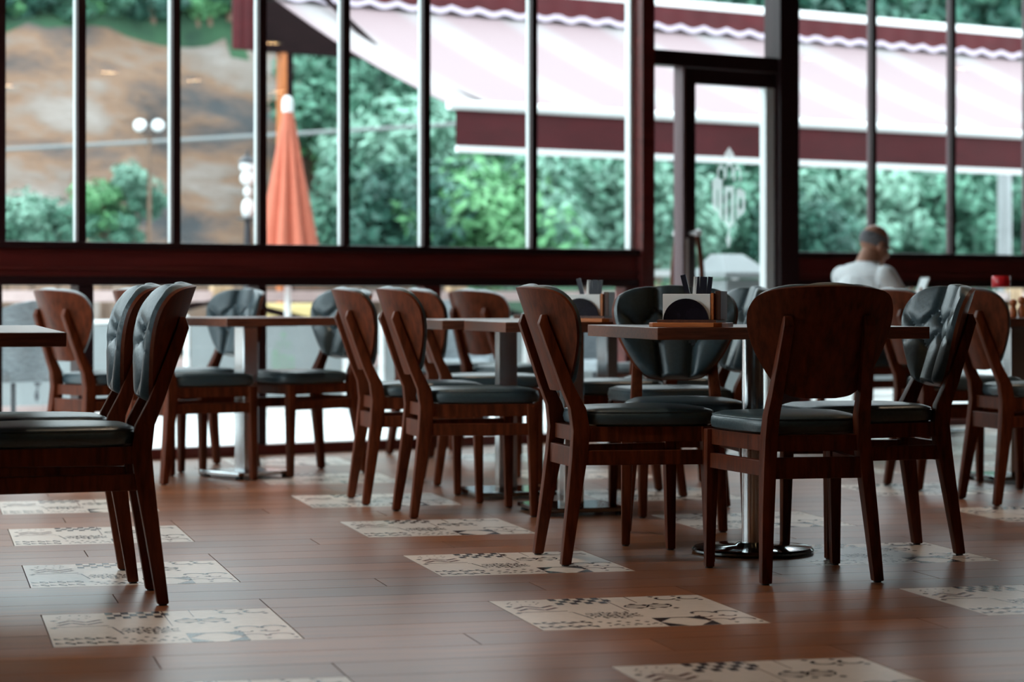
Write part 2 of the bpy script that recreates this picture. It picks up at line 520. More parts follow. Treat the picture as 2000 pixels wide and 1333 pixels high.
tag(rest_t.build('far_tiles', M['tile'], fl), kind='stuff')

# ceiling, side and back walls
tag(wall_obj(MB().poly(room_poly(.12), CEIL, CEIL + .12).build('ceiling', M['ceiling'])), 'plain ceiling with recessed downlights', kind='structure')
wq = WP(S0); wlft = empty('wall_left', (wq.x, wq.y, 0), ALPHA); tag(wlft, 'glazed mahogany side wall of the room', kind='structure')
LL = DEP / math.cos(WANG - ALPHA)
MB().box(-.1, 0, -LL, -.10, -.012, .30).build('low_wall', M['mahogany'], wlft)
MB().box(-.1, 0, -LL, -.10, CEIL - .15, CEIL).build('header_beam', M['dark_mahogany'], wlft)
MB().box(-.1, 0, -LL, -5.2, .30, CEIL - .15).build('solid_panel', M['plaster'], wlft)
o_ = -5.2
while o_ < -.2:
    MB().box(-.08, -.01, o_, o_ + .06, .30, CEIL - .15).build('mullion', M['dark_mahogany'], wlft)
    MB().box(-.048, -.042, o_ + .055, min(o_ + 1.305, -.10), .295, CEIL - .145).build('pane', M['glass'], wlft)
    o_ += 1.30
tag(wall_obj(MB().box(S1, S1 + .2, -DEP, -.08, -.012, CEIL).build('wall_right', M['plaster'])), 'plain plaster side wall', kind='structure')
tag(wall_obj(MB().box(left_s(-DEP), S1 + .2, -DEP - .2, -DEP, -.012, CEIL).build('wall_back', M['plaster'])), 'plain plaster back wall', kind='structure')

# window wall : band, posts, rails
SILL, BAND = 1.118, 0.898
sd0, sd1 = ws(1236), ws(1546)                     # door bay
wf = wall_obj(empty('wall_front')); tag(wf, 'mahogany framed window wall facing the terrace', kind='structure')
def seg(s0, s1, nm, o0, o1, z0, z1, m='mahogany', par=None, bevel=.004):
    return MB().box(s0, s1, o0, o1, z0, z1).build(nm, M[m], par or wf, bevel=bevel)
for s0, s1 in ((S0, sd0), (sd1, S1)):
    seg(s0, s1, 'sill_board', -.075, .075, SILL - .035, SILL, 'dark_mahogany')
    seg(s0, s1, 'apron_panel', -.035, .06, BAND + .045, SILL - .035)
    seg(s0, s1, 'apron_moulding', -.055, -.030, .975, .990)
    seg(s0, s1, 'lower_rail', -.06, .06, BAND, BAND + .045, 'dark_mahogany')
    seg(s0, s1, 'bottom_rail', -.045, .045, -.005, .055)
seg(S0, S1, 'header_beam', -.08, .08, CEIL - .12, CEIL, 'dark_mahogany')
low_posts = [(ws(-12), .05), (ws(160), .085), (ws(504), .05), (ws(836), .11), (ws(1226), .11)]
s = ws(-12) - 1.25
while s > S0: low_posts.append((s, .06)); s -= 1.25
s = sd1 + 1.3
low_posts.append((sd1 + .06, .12))
while s < S1: low_posts.append((s, .06)); s += 1.3
for s, wd in low_posts:
    seg(s - wd / 2, s + wd / 2, 'lower_post', -.05, .05, .055, BAND, 'mahogany' if wd > .1 else 'dark_mahogany')
# lower panes
xs = sorted(x for x, _ in low_posts)
wins = {}
lw_o = wall_obj(empty('window_1')); tag(lw_o, 'row of low panes under the mahogany band', kind='structure')
for a, b in zip(xs[:-1], xs[1:]):
    if a < sd1 and b > sd0 + .02: continue
    MB().box(a + .01, b - .01, -.003, .003, .05, BAND + .005).build('pane', M['glass'], lw_o)
# upper mullions and panes
def bank(name, label, mull, s_lo, s_hi, wide=.045, dep=.034, prof='aluminium'):
    e = wall_obj(empty(name)); tag(e, label, kind='structure')
    for s in mull:
        m_ = MB().box(s - wide / 2, s + wide / 2, -.035, .0, SILL, CEIL - .12).build('mullion', M['dark_mahogany'], e, bevel=.003)
        MB().box(s - wide / 2 + .004, s + wide / 2 - .004, .0, dep, SILL, CEIL - .12).build('outer_profile', M[prof], m_)
    pts = [s_lo] + [s for s in mull if s_lo + .05 < s < s_hi - .05] + [s_hi]
    for a, b in zip(pts[:-1], pts[1:]):
        MB().box(a + .012, b - .012, .012, .018, SILL - .005, CEIL - .115).build('pane', M['glass'], e)
    return e
ml = [ws(x) for x in (-2, 155, 340, 508, 671, 828)]
d = ml[2] - ml[1]
s = ml[0] - d
left_m = []
while s > S0 + .1: left_m.append(s); s -= d
left_m = sorted(left_m) + ml
bank('window_2', 'tall upper panes with narrow dark mullions facing the rock face', left_m, S0, ml[-1])
bank('window_3', 'wider upper panes beside the mahogany door post', [ws(1038)], ml[-1], sd0, .038)
mr = [ws(x) for x in (1701, 1856, 2004)]
s = mr[-1] + (mr[1] - mr[0])
while s < S1 - .1: mr.append(s); s += mr[1] - mr[0]
bank('window_4', 'upper panes under the awning beyond the door', mr, sd1, S1, .036, .022, 'mauve_tone')  # awning's dark reflection on the aluminium profiles is put into their mauve colour

# door bay
dr = wall_obj(empty('door_1')); tag(dr, 'glazed mahogany door with sidelight and transom', kind='structure')
pA0, pA1 = ws(1240), ws(1264)
seg(pA0, pA1, 'door_post', -.075, .075, -.005, CEIL - .12, 'mahogany', dr)
MB().box(pA0 - .028, pA0, .01, .06, SILL, CEIL - .12).build('aluminium_profile', M['aluminium'], dr)
pB0, pB1 = ws(1508), ws(1546)
seg(pB0, pB1, 'door_post', -.075, .075, -.005, CEIL - .12, 'dark_mahogany', dr)
zt1, zt0 = hz(106, 14.6), hz(132, 14.5)
seg(pA1, pB0, 'transom_bar', -.06, .06, zt0, zt1, 'dark_mahogany', dr)
MB().box(pA1 + .005, pB0 - .005, .0, .006, zt1 - .003, CEIL - .115).build('pane', M['glass'], dr)
st0, st1 = ws(1330), ws(1353)
seg(st0 - .02, st0, 'jamb', -.045, .045, -.005, zt0, 'mauve_tone', dr, .002)
MB().box(pA1 + .005, st0 - .022, .0, .006, .06, zt0 + .003).build('pane', M['glass'], dr)
seg(pA1, st0 - .02, 'sidelight_sill', -.04, .04, -.005, .06, 'mahogany', dr)
# leaf
lf = MB()
lf.box(st0 + .003, st1, -.028, .028, .012, zt0 - .004)                   # meeting stile
sr0, sr1 = ws(1487), pB0 - .004
lf.box(st1, sr1, -.028, .028, zt0 - .095, zt0 - .004)                  # top rail
lf.box(st1, sr1, -.028, .028, .012, .13)
leaf = lf.build('door_leaf', M['dark_mahogany'], dr, bevel=.003)
MB().box(sr0 + .012, sr1, -.028, .028, .13, zt0 - .095).build('hinge_stile', M['aluminium'], leaf, bevel=.003)
MB().box(st1 - .005, sr0 + .017, -.003, .003, .12, zt0 - .09).build('glazing', M['glass'], leaf)
# lock plate and bowed pull handles on both faces
sm = (st0 + st1) / 2
MB().box(st0 - .0, st0 + .03, -.036, -.028, .72, 1.19).build('lock_plate', M['white_plastic'], leaf, bevel=.002)
for sg in (-1, 1):
    pts = []
    for i in range(13):
        t = i / 12; z = .60 + .62 * t
        pts.append((sm + .004, sg * (.095 + .045 * math.sin(PI * t)), z))
    h = MB().tube(pts, .017, 10).build('pull_handle', M['chair_wood'], leaf, smooth=True)
    mbh = MB()
    for z in (.60, 1.22):
        mbh.tube([(sm + .004, sg * .028, z), (sm + .004, sg * .10, z)], .012, 8)
        mbh.lathe([(.001, z - .024), (.024, z - .016), (.029, z), (.024, z + .016), (.001, z + .026)], 14, (sm + .004, sg * .098))
    mbh.build('handle_mount', M['globe'], h, smooth=True)
# frosted emblem on the glazing
def emblem(scale, cx, cz, y, flip=1):
    mb = MB()
    def q(pts):
        mb.add([(cx + flip * (x - 718) * scale, y, cz - (z - 530) * scale) for x, z in pts], [tuple(range(len(pts)))])
    def ln(x0, y0, x1, y1, wd):
        d = Vector((x1 - x0, y1 - y0)).normalized(); nn = Vector((-d.y, d.x)) * wd / 2
        q([(x0 + nn.x, y0 + nn.y), (x1 + nn.x, y1 + nn.y), (x1 - nn.x, y1 - nn.y), (x0 - nn.x, y0 - nn.y)])
    q([(718, 148), (768, 205), (718, 250), (668, 205)])                  # diamond
    for cxx in (640, 718, 796):                                          # three arches under it
        top = 262 if cxx == 718 else 285
        ln(cxx - 30, top + 40, cxx, top, 16); ln(cxx, top, cxx + 30, top + 40, 16)
        ln(cxx - 30, top + 38, cxx - 30, top + 110, 13); ln(cxx + 30, top + 38, cxx + 30, top + 110, 13)
    q([(556, 400), (600, 375), (600, 640), (556, 605)])                  # left letter
    q([(612, 440), (652, 440), (652, 705), (612, 660)]); q([(600, 375), (652, 395), (652, 450), (600, 470)])
    q([(672, 440), (704, 440), (704, 690), (718, 712), (718, 765), (672, 710)])   # centre letter
    q([(764, 440), (764, 710), (718, 765), (718, 712), (732, 690), (732, 440)]); q([(704, 440), (732, 440), (732, 480), (704, 480)])
    q([(786, 470), (812, 450), (812, 650), (786, 705)])                  # right letter
    q([(812, 450), (872, 480), (872, 540), (812, 520)]); q([(842, 530), (872, 540), (872, 620), (842, 640)]); q([(812, 600), (842, 610), (862, 632), (812, 672)])
    q([(711, 765), (725, 765), (725, 790), (711, 790)])
    q([(710, 775), (734, 840), (710, 905), (686, 840)])                  # drop
    return mb
er = emblem(.000815, (st1 + sr0) / 2 + .01, hz(388, 14.7), -.006)
er.build('frosted_emblem', M['frosted'], leaf)

# ceiling downlights (their glow is what the panes mirror)
lamp_parts = (MB().lathe([(.083, -.004), (.115, -.012), (.12, 0), (.12, .01), (.083, .01)], 24).mesh('lamp_ring', M['white_trim'], True),
              MB().lathe([(.001, -.004), (.085, -.004), (.085, .0), (.001, .0)], 20).mesh('lamp_diffuser', M['lamp']))
def mirror(px, py):
    Y = (CEIL - .01 - CAM_H) * F_PX / (HOR - py)
    p = Vector((at(px, Y), Y)); dd = (p - WA).dot(VW)
    return p - VW * (2 * dd)
lamp_pos = [mirror(*q) for q in ((215, 142), (380, 158), (15, 168), (530, 85), (545, 180), (1590, 115), (1880, 135))]
lamp_pos += [Vector(q) for q in ((.0, 5.3), (-.25, 6.9), (-.75, 8.7), (2.45, 5.9), (-2.9, 8.3), (-2.4, 10.3), (-.3, 10.9), (2.2, 8.6), (1.5, 10.7))]
def downlight(p):
    e = empty('ceiling_downlight', (p.x, p.y, CEIL))
    tag(e, 'small round warm downlight recessed in the ceiling', 'lamp', 'recessed ceiling downlights')
    link('trim_ring', lamp_parts[0], e); link('diffuser', lamp_parts[1], e)
    ld = bpy.data.lights.new('downlight_beam', 'SPOT')
    ld.energy = 82; ld.color = (1.0, .78, .58); ld.spot_size = math.radians(66); ld.spot_blend = .75; ld.shadow_soft_size = .06
    lo = bpy.data.objects.new('downlight_beam', ld); COL.objects.link(lo); lo.parent = e; lo.location = (0, 0, -.02)
for p in lamp_pos: downlight(p)

# ================================================================== CHAIRS
def smooth_profile(pts, n):
    out = []
    for i in range(n + 1):
        t = i / n * (len(pts) - 1); k = min(int(t), len(pts) - 2); f = t - k
        p0, p1, p2, p3 = pts[max(k - 1, 0)], pts[k], pts[k + 1], pts[min(k + 2, len(pts) - 1)]
        out.append(tuple(.5 * (2 * b + (c - a) * f + (2 * a - 5 * b + 4 * c - d) * f * f + (-a + 3 * b - 3 * c + d) * f ** 3) for a, b, c, d in zip(p0, p1, p2, p3)))
    return out
PROF = smooth_profile([(.045, .542), (.098, .552), (.138, .585), (.176, .64), (.206, .70), (.222, .755), (.224, .80), (.208, .838), (.178, .856), (.135, .864)], 48)
CTOP = .864
def shell_y(x, z):
    lean = .050 - .345 * (z - .46) 
    return lean + 1.85 * x * x - .018
def shell_pt(x, z, off):
    nrm = Vector((-3.7 * x, 1, .345)).normalized()
    return Vector((x, shell_y(x, z), z)) + nrm * off
NA = 60
def shell_grid(off_fn):
    g = []
    for j, (hw, z) in enumerate(PROF):
        row = []
        for i in range(NA + 1):
            a = -1 + 2 * i / NA
            crown = .006 * (1 - a * a) * (j / 48) ** 6 
            row.append(shell_pt(a * hw, z + crown, off_fn(a, j / 48, a * hw, z)))
        g.append(row)
    return g
def grid_solid(g1, g2):
    mb = MB(); R, C = len(g1), len(g1[0])
    vs = [p for r in g1 for p in r] + [p for r in g2 for p in r]
    n = R * C; fs = []
    for j in range(R - 1):
        for i in range(C - 1):
            a = j * C + i
            fs.append((a, a + 1, a + C + 1, a + C)); fs.append((n + a, n + a + C, n + a + C + 1, n + a + 1))
    loop = [i for i in range(C)] + [j * C + C - 1 for j in range(1, R)] + [(R - 1) * C + i for i in range(C - 2, -1, -1)] + [j * C for j in range(R - 2, 0, -1)]
    for a, b in zip(loop, loop[1:] + loop[:1]): fs.append((b, a, n + a, n + b))
    return mb.add(vs, fs)
DX, DZ, ZC = .074, .062, .722
def tuft(a, b, x, z):
    e = max(0.0, 1 - max(abs(a) ** 3.2, 0))
    ez = min(1.0, (1 - b) / .10) if b > .5 else min(1.0, b / .10)
    edge = math.sqrt(max(0, e)) * math.sqrt(max(0, ez))
    f1, f2 = (x / DX + (z - ZC) / DZ) / 2, (x / DX - (z - ZC) / DZ) / 2
    if z > ZC + DZ:                       # pleats run straight up above the top button row
        f1 = (x / DX + 1) / 2; f2 = (x / DX - 1) / 2
    if z < ZC - DZ * 1.0:
        f1 = (x / DX * (1 + (ZC - DZ - z) * 2.2) - 1) / 2; f2 = (x / DX * (1 + (ZC - DZ - z) * 2.2) + 1) / 2
    c1, c2 = abs(math.sin(PI * f1)), abs(math.sin(PI * f2))
    bul = (1 - math.exp(-c1 * 3.2)) * (1 - math.exp(-c2 * 3.2))
    return .027 + edge * (.004 + .030 * bul)
CH = {}
CH['shell'] = grid_solid(shell_grid(lambda a, b, x, z: 0), shell_grid(lambda a, b, x, z: .012)).mesh('backrest_shell', M['chair_wood'], True)
CH['pad'] = grid_solid(shell_grid(lambda a, b, x, z: .0123), shell_grid(tuft)).mesh('backrest_pad', M['leather'], True)
CH['button'] = MB().lathe([(.001, -.004), (.008, -.003), (.009, 0), (.006, .004), (.001, .005)], 10).mesh('button', M['button'], True)
BTN = [(i * DX * 2 + o, ZC + k * DZ) for k, o in ((0, 0), (1, DX), (-1, DX)) for i in (-1, 0, 1)]
BTN = [(x, z) for x, z in BTN if abs(x) < (.16 if z > .7 else .10)]
def bar(sections):                                # rectangular sections (cx, cy, z, wx, wy)
    mb = MB()
    return mb.loft([[(cx - wx / 2, cy - wy / 2, z), (cx + wx / 2, cy - wy / 2, z), (cx + wx / 2, cy + wy / 2, z), (cx - wx / 2, cy + wy / 2, z)] for cx, cy, z, wx, wy in sections])
def rear_leg(sg):
    sec = [(.172, .000, .004, .032, .032), (.160, .028, .20, .038, .042), (.150, .048, .34, .040, .052), (.144, .056, .42, .040, .056), (.140, .046, .49, .040, .052)]
    for z in (.56, .64, .71, .755):
        x = .140 - (z - .49) * .06
        sec.append((x, shell_y(x, z) - .018, z, .038 - (z - .49) * .02, .046 - (z - .49) * .045))
    x = .123; sec.append((x, shell_y(x, .785) - .006, .785, .026, .016))
    return bar([(sg * a, b, c, d, e) for a, b, c, d, e in sec])
def front_leg(sg):
    return bar([(sg * .205, .462, .004, .028, .028), (sg * .201, .458, .25, .036, .036), (sg * .198, .455, .432, .042, .042)])
CH['rl'] = [rear_leg(s).mesh('leg', M['chair_wood'], True, .005) for s in (-1, 1)]
CH['fl'] = [front_leg(s).mesh('leg', M['chair_wood'], True, .004) for s in (-1, 1)]
CH['glide'] = MB().lathe([(.010, 0), (.012, .001), (.012, .005), (.010, .005)], 10).mesh('foot_glide', M['rubber'])
sf = MB()
for sg in (-1, 1):
    sf.add(*(lambda p: ([(x, y, z) for z in (.385, .432) for x, y in p], [(3, 2, 1, 0), (4, 5, 6, 7), (0, 1, 5, 4), (1, 2, 6, 5), (2, 3, 7, 6), (3, 0, 4, 7)]))([(sg * .136, .075), (sg * .158, .075), (sg * .205, .44), (sg * .183, .44)]))
sf.box(-.18, .18, .445, .467, .385, .432).box(-.13, .13, .045, .067, .385, .432)
CH['frame'] = sf.mesh('seat_frame', M['chair_wood'])
st = []
for sg in (-1, 1):
    st.append(MB().add(*(lambda p: ([(x, y, z) for z in (.312, .358) for x, y in p], [(3, 2, 1, 0), (4, 5, 6, 7), (0, 1, 5, 4), (1, 2, 6, 5), (2, 3, 7, 6), (3, 0, 4, 7)]))([(sg * .140, .06), (sg * .162, .06), (sg * .21, .445), (sg * .188, .445)])).mesh('stretcher', M['chair_wood'], False, .003))
CH['st'] = st
CH['back_st'] = MB().box(-.135, .135, .030, .052, .305, .368).mesh('stretcher', M['chair_wood'], False, .003)
def seat_mesh():
    rings = []
    for z, k in ((.433, .93), (.440, .985), (.455, 1.0), (.470, .99), (.482, .955), (.489, .86), (.493, .6), (.495, .25)):
        ring = []
        for i in range(48):
            t = 2 * PI * i / 48; c, s_ = math.cos(t), math.sin(t)
            x = math.copysign(abs(c) ** .42, c); y = math.copysign(abs(s_) ** .42, s_)
            hw = .196 + .028 * y
            ring.append((x * hw * k, .283 + y * .222 * k, z))
        rings.append(ring)
    return MB().loft(rings).mesh('seat_cushion', M['leather'], True)
CH['seat'] = seat_mesh()
def piping():
    pts = []
    for i in range(49):
        t = 2 * PI * i / 48; c, s_ = math.cos(t), math.sin(t)
        x = math.copysign(abs(c) ** .42, c); y = math.copysign(abs(s_) ** .42, s_)
        pts.append((x * (.196 + .028 * y) * .972, .283 + y * .222 * .972, .4775))
    return MB().tube(pts, .0028, 5).mesh('piping', M['leather'], True)
CH['piping'] = piping()

def chair(p, deg, label, group=None, buttons=False):
    e = empty('dining_chair', (p[0], p[1], 0), math.radians(deg))
    tag(e, label, 'chair', group or 'dark wooden dining chairs')
    sc_ = link('seat_cushion', CH['seat'], e); link('piping', CH['piping'], sc_)
    link('seat_frame', CH['frame'], e)
    link('backrest_shell', CH['shell'], e)
    pd = link('backrest_pad', CH['pad'], e)
    if buttons:
        for x, z in BTN:
            hw = max(PROF, key=lambda q: -abs(q[1] - z))[0]
            o = link('button', CH['button'], pd)
            o.location = shell_pt(x, z, tuft(x / hw, .6, x, z) + .002)
            o.rotation_euler = (-PI / 2 + .33, 0, 0)
            o.rotation_euler.z = math.atan(3.7 * x)
    for i, sg in enumerate((-1, 1)):
        a = link('leg', CH['rl'][i], e); g = link('foot_glide', CH['glide'], a); g.location = (sg * .172, 0, 0)
        a = link('leg', CH['fl'][i], e); g = link('foot_glide', CH['glide'], a); g.location = (sg * .205, .462, 0)
        link('stretcher', CH['st'][i], e)
    link('stretcher', CH['back_st'], e)
    return e
AD, WD = 13.8, 41.3
def mid(a, b): return (Vector(a) + Vector(b)) / 2
W1 = Vector((math.cos(math.radians(WD)), math.sin(math.radians(WD)))); W2 = Vector((-W1.y, W1.x))

chair(mid(G(1487, 1143), G(1722, 1138)), 12.0, 'dark chair at the round-based table, its broad plain back hiding the table edge')
chair(mid(G(1050, 1083), G(1105, 1107)), AD - 90, 'reddish wooden chair standing on a patterned tile at the round-based table', buttons=False)
chair(mid(G(1235, 1045), G(1440, 1045)) + Vector((-.03, .085)), 181, 'chair with black tufted back behind the napkin holder at the round-based table', buttons=True)
chair(mid(G(1779, 1067), G(1869, 1088)) + U * .035 + V * .045, AD + 90, 'chair with grey buttoned back at the round-based table, opposite the reddish chair on the tile', buttons=True)
T2c = G(1090, 1002) + U * .055; T3c = G(975, 970) + U * .03
chair(mid(G(795, 997), G(827, 1013)) - U * .045 - V * .02, AD - 90, 'rust-lit wooden chair beside its twin, nearer the reddish chair on the tile')
chair(mid(G(694, 973), G(723, 987)) - U * .02 - V * .01, AD - 90, 'rust-lit wooden chair beside its twin, nearer the chrome window table')
chair(mid(G(235, 1113), G(266, 1141)), AD + 90, 'black tufted chair at the long dark table, nearer the windows than its twin', buttons=True)
chair(mid(G(294, 1150), G(319, 1187)), AD + 90, 'black tufted chair at the long dark table, farther from the windows than its twin', buttons=True)
pn = G(1948, 989); chair(pn + V * .175, AD - 90, 'dark wooden chair in front of the table with the red-capped jar')
chair(mid(G(1722, 948), G(1788, 959)) + U * .02, AD - 90, 'dark wooden chair pushed under the table with the red-capped jar')
chair(mid(G(888, 899), G(979, 906)), WD - 90, 'orange-brown wooden chair with its back to the room, behind the first square-based table')
chair((at(122, 11.15), 11.15), WD - 90, 'brown wooden chair with its back to the room, beyond the long dark table')
hn = G(343, 947); chair(hn + W2 * .175 - W1 * .06, WD - 90, 'dark chair on the rock-face side of the chrome window table')
chair((at(462, 12.0), 12.0), WD + 90, 'tufted grey chair by the window behind the chrome window table', buttons=True)
chair(Vector((at(672, 11.62), 11.62)) + W1 * .03 + W2 * .05, WD + 90, 'tufted grey chair on the door side of the chrome window table', buttons=True)
chair((at(838, 10.9), 10.9), AD - 90, 'wooden chair half hidden behind the rust-lit chair of the first square-based table')
chair(T3c + U * .71 + V * (-.05), AD + 90, 'tufted chair on the door side of the second square-based table', buttons=True)
chair(T2c + U * .66 + V * (-.09), AD + 90, 'tufted chair on the door side of the first square-based table', buttons=True)
chair((.69, 10.95), 178, 'tufted chair facing the room near the door, behind the square-based tables', buttons=True)
T4c = Vector((.50, 12.66))
chair(T4c + W1 * .70, WD + 90, 'tufted chair at the far window table beside the door', buttons=True)
chair((at(800, 12.75), 12.75), WD - 90, 'brown wooden chair close to the low panes, at the end of the far window table')

# ================================================================== TABLES
TH = .745
def table(c, deg, wx, wy, label, kind, group=None):
    e = empty('cafe_table', (c[0], c[1], 0), math.radians(deg))
    tag(e, label, 'table', group or 'restaurant tables')
    MB().box(-wx / 2, wx / 2, -wy / 2, wy / 2, TH - .038, TH).build('table_top', M['table_wood'], e, bevel=.002)
    if kind == 'round':
        MB().lathe([(.001, TH - .041), (.17, TH - .041), (.17, TH - .038), (.001, TH - .038)], 24).build('top_plate', M['iron'], e)
        MB().lathe([(.036, .018), (.036, TH - .041)], 24).build('column', M['chrome'], e, smooth=True)
        b = MB().lathe([(.192, .004), (.20, .008), (.20, .014), (.194, .020), (.06, .026), (.05, .034), (.037, .036)], 48).build('base_disc', M['dark_chrome'], e, smooth=True)
    else:
        cm = M['chrome'] if kind == 'chrome' else M['dark_chrome']
        for k in ((0, 0),) if wy < 1.2 else ((0, -wy * .3), (0, wy * .3)):
            MB().box(-.17, .17, k[1] - .17, k[1] + .17, TH - .042, TH - .038).build('top_plate', M['iron'], e)
            MB().box(-.04, .04, k[1] - .04, k[1] + .04, .03, TH - .042).build('column', M['chrome'], e, bevel=.006)
            hb_ = .155 if kind == 'chrome' else .175
            b = MB().box(-hb_, hb_, k[1] - hb_, k[1] + hb_, .014, .032).build('base_plate', cm, e, bevel=.004)
            for sx in (-1, 1):
                for sy in (-1, 1):
                    MB().lathe([(.016, 0), (.018, .004), (.012, .0145)], 10, (sx * (hb_ - .025), k[1] + sy * (hb_ - .025))).build('adjuster', M['rubber'], b)
    return e
T1c = G(1470, 1080)
table(T1c, AD, .90, .80, 'dark wooden table on a round chrome disc and slim pole, napkin holder on top', 'round')
table(T2c, AD, .70, .70, 'dark wooden table on a dark square plate holding the half-hidden napkin holder', 'square')
table(T3c, AD, .70, .70, 'dark square-plate table pushed against the one holding the half-hidden napkin holder', 'square')
T5c = Vector((-1.24, 11.27))
table(T5c, WD, .70, .70, 'wooden table on bright square chrome column and plate beside the low panes', 'chrome')
T6n = Vector((at(130, 6.42), 6.42))
table(T6n - U * .40 + V * .85, AD, .80, 1.70, 'long dark wooden table where the pair of black tufted chairs is tucked in', 'square')
T8c = Vector((2.30, 11.05))
table(T8c, AD, .70, .70, 'dark wooden table carrying the red-capped jar and wooden shakers', 'square')
table(T4c, WD, .70, .70, 'wooden table by the low panes next to the door, mostly hidden', 'chrome')
MT = Vector((at(1822, 14.8), 14.8))
table(MT, math.degrees(WANG), .70, .70, 'dark window table where the man in white sits', 'square')

# ================================================================== TABLE THINGS
def napkin_set(p, rz, lab):
    z = TH
    t = empty('serving_board', (p[0], p[1], z), rz); tag(t, 'orange cedar serving board under ' + lab, 'board', 'serving boards')
    MB().poly([(-.12, -.06), (-.10, -.085), (.10, -.085), (.12, -.06), (.12, .06), (.10, .085), (-.10, .085), (-.12, .06)], 0, .014).build('board', M['cedar'], t, bevel=.002)
    h = empty('napkin_holder', (p[0], p[1], z + .014), rz); tag(h, 'napkin holder with ' + lab, 'napkin holder', 'napkin holders')
    MB().box(-.088, .088, -.045, .05, 0, .008).build('base', M['walnut'], h)
    MB().box(-.077, .066, -.028, .018, .008, .082).build('napkins', M['paper'], h, bevel=.002)
    # half-round front plate
    pts = [(.068 * math.cos(PI * i / 20) - .005, .068 * math.sin(PI * i / 20) * .95 + .004) for i in range(21)]
    n = len(pts); mb = MB()
    mb.add([(x, -.036, y) for x, y in pts] + [(x, -.030, y) for x, y in pts], [tuple(range(n)), tuple(reversed(range(n, 2 * n)))] + [(i, (i + 1) % n, n + (i + 1) % n, n + i) for i in range(n)])
    mb.build('front_plate', M['black_gloss'], h)
    MB().box(.068, .075, -.028, .018, .008, .084).build('spacer', M['cedar'], h)
    MB().box(.076, .094, -.02, .046, .008, .090).build('upright', M['walnut'], h, bevel=.002)
    h.scale = (1.1, 1.1, 1.1)
    MB().box(-.068, .07, .024, .046, .008, .078).build('sachet_box', M['walnut'], h)
    for k, (x, tl, w_) in enumerate(((-.022, -.25, .017), (.0, .08, .012), (.012, -.06, .014), (.028, .05, .022), (.046, .12, .014))):
        o = MB().box(-w_ / 2, w_ / 2, -.003, .003, 0, .058 if k else .066).build('condiment_sachet', M['sachet'] if k != 1 else M['paper'], None)
        ca, sa = math.cos(rz), math.sin(rz)
        o.location = (p[0] + ca * x - sa * .035, p[1] + sa * x + ca * .035, z + .014 + .0865)
        o.rotation_euler = (0, tl, rz)
        tag(o, ('black' if k != 1 else 'white') + ' sachet standing up in the ' + lab.split(' on ')[0].split(',')[0] + ' holder ' + lab[lab.find(' on ') + 1:] if False else ('small black' if k != 1 else 'small white') + ' sachet sticking up out of ' + lab, 'sachet', 'sachets in the holders')
napkin_set((at(1350, 7.62), 7.62), math.radians(-22), 'the half-round black plate on the round-based table')
napkin_set((at(1142, 9.12), 9.12), math.radians(-22), 'the half-round black plate on the square-based table')
# jar and shakers
jp = (at(1955, 11.0), 11.0)
j = empty('condiment_jar', (*jp, TH)); tag(j, 'clear glass jar with a red screw cap', 'jar')
MB().lathe([(.034, 0), (.042, .006), (.042, .12), (.036, .135), (.034, .14)], 20).build('glass_body', M['glass'], j, smooth=True)
MB().lathe([(.03, .004), (.037, .008), (.037, .07), (.001, .07)], 16).build('contents', M['white_plastic'], j, smooth=True)
MB().lathe([(.041, .138), (.043, .142), (.043, .185), (.040, .19), (.001, .19)], 20).build('screw_cap', M['red_plastic'], j, smooth=True)
for px, Y, hh, lb in ((1979, 10.9, .085, 'shorter turned wooden shaker beside the red-capped jar'), (1996, 11.0, .098, 'taller turned wooden shaker beside the red-capped jar')):
    sk = empty('wooden_shaker', (at(px, Y), Y, TH)); tag(sk, lb, 'shaker', 'wooden shakers')
    MB().lathe([(.014, 0), (.019, .004), (.019, hh * .35), (.012, hh * .55), (.010, hh * .62)], 16).build('body', M['orange_wood'], sk, smooth=True)
    MB().lathe([(.010, hh * .62), (.016, hh * .70), (.0185, hh * .82), (.015, hh * .94), (.001, hh)], 16).build('head', M['orange_wood'], sk, smooth=True)

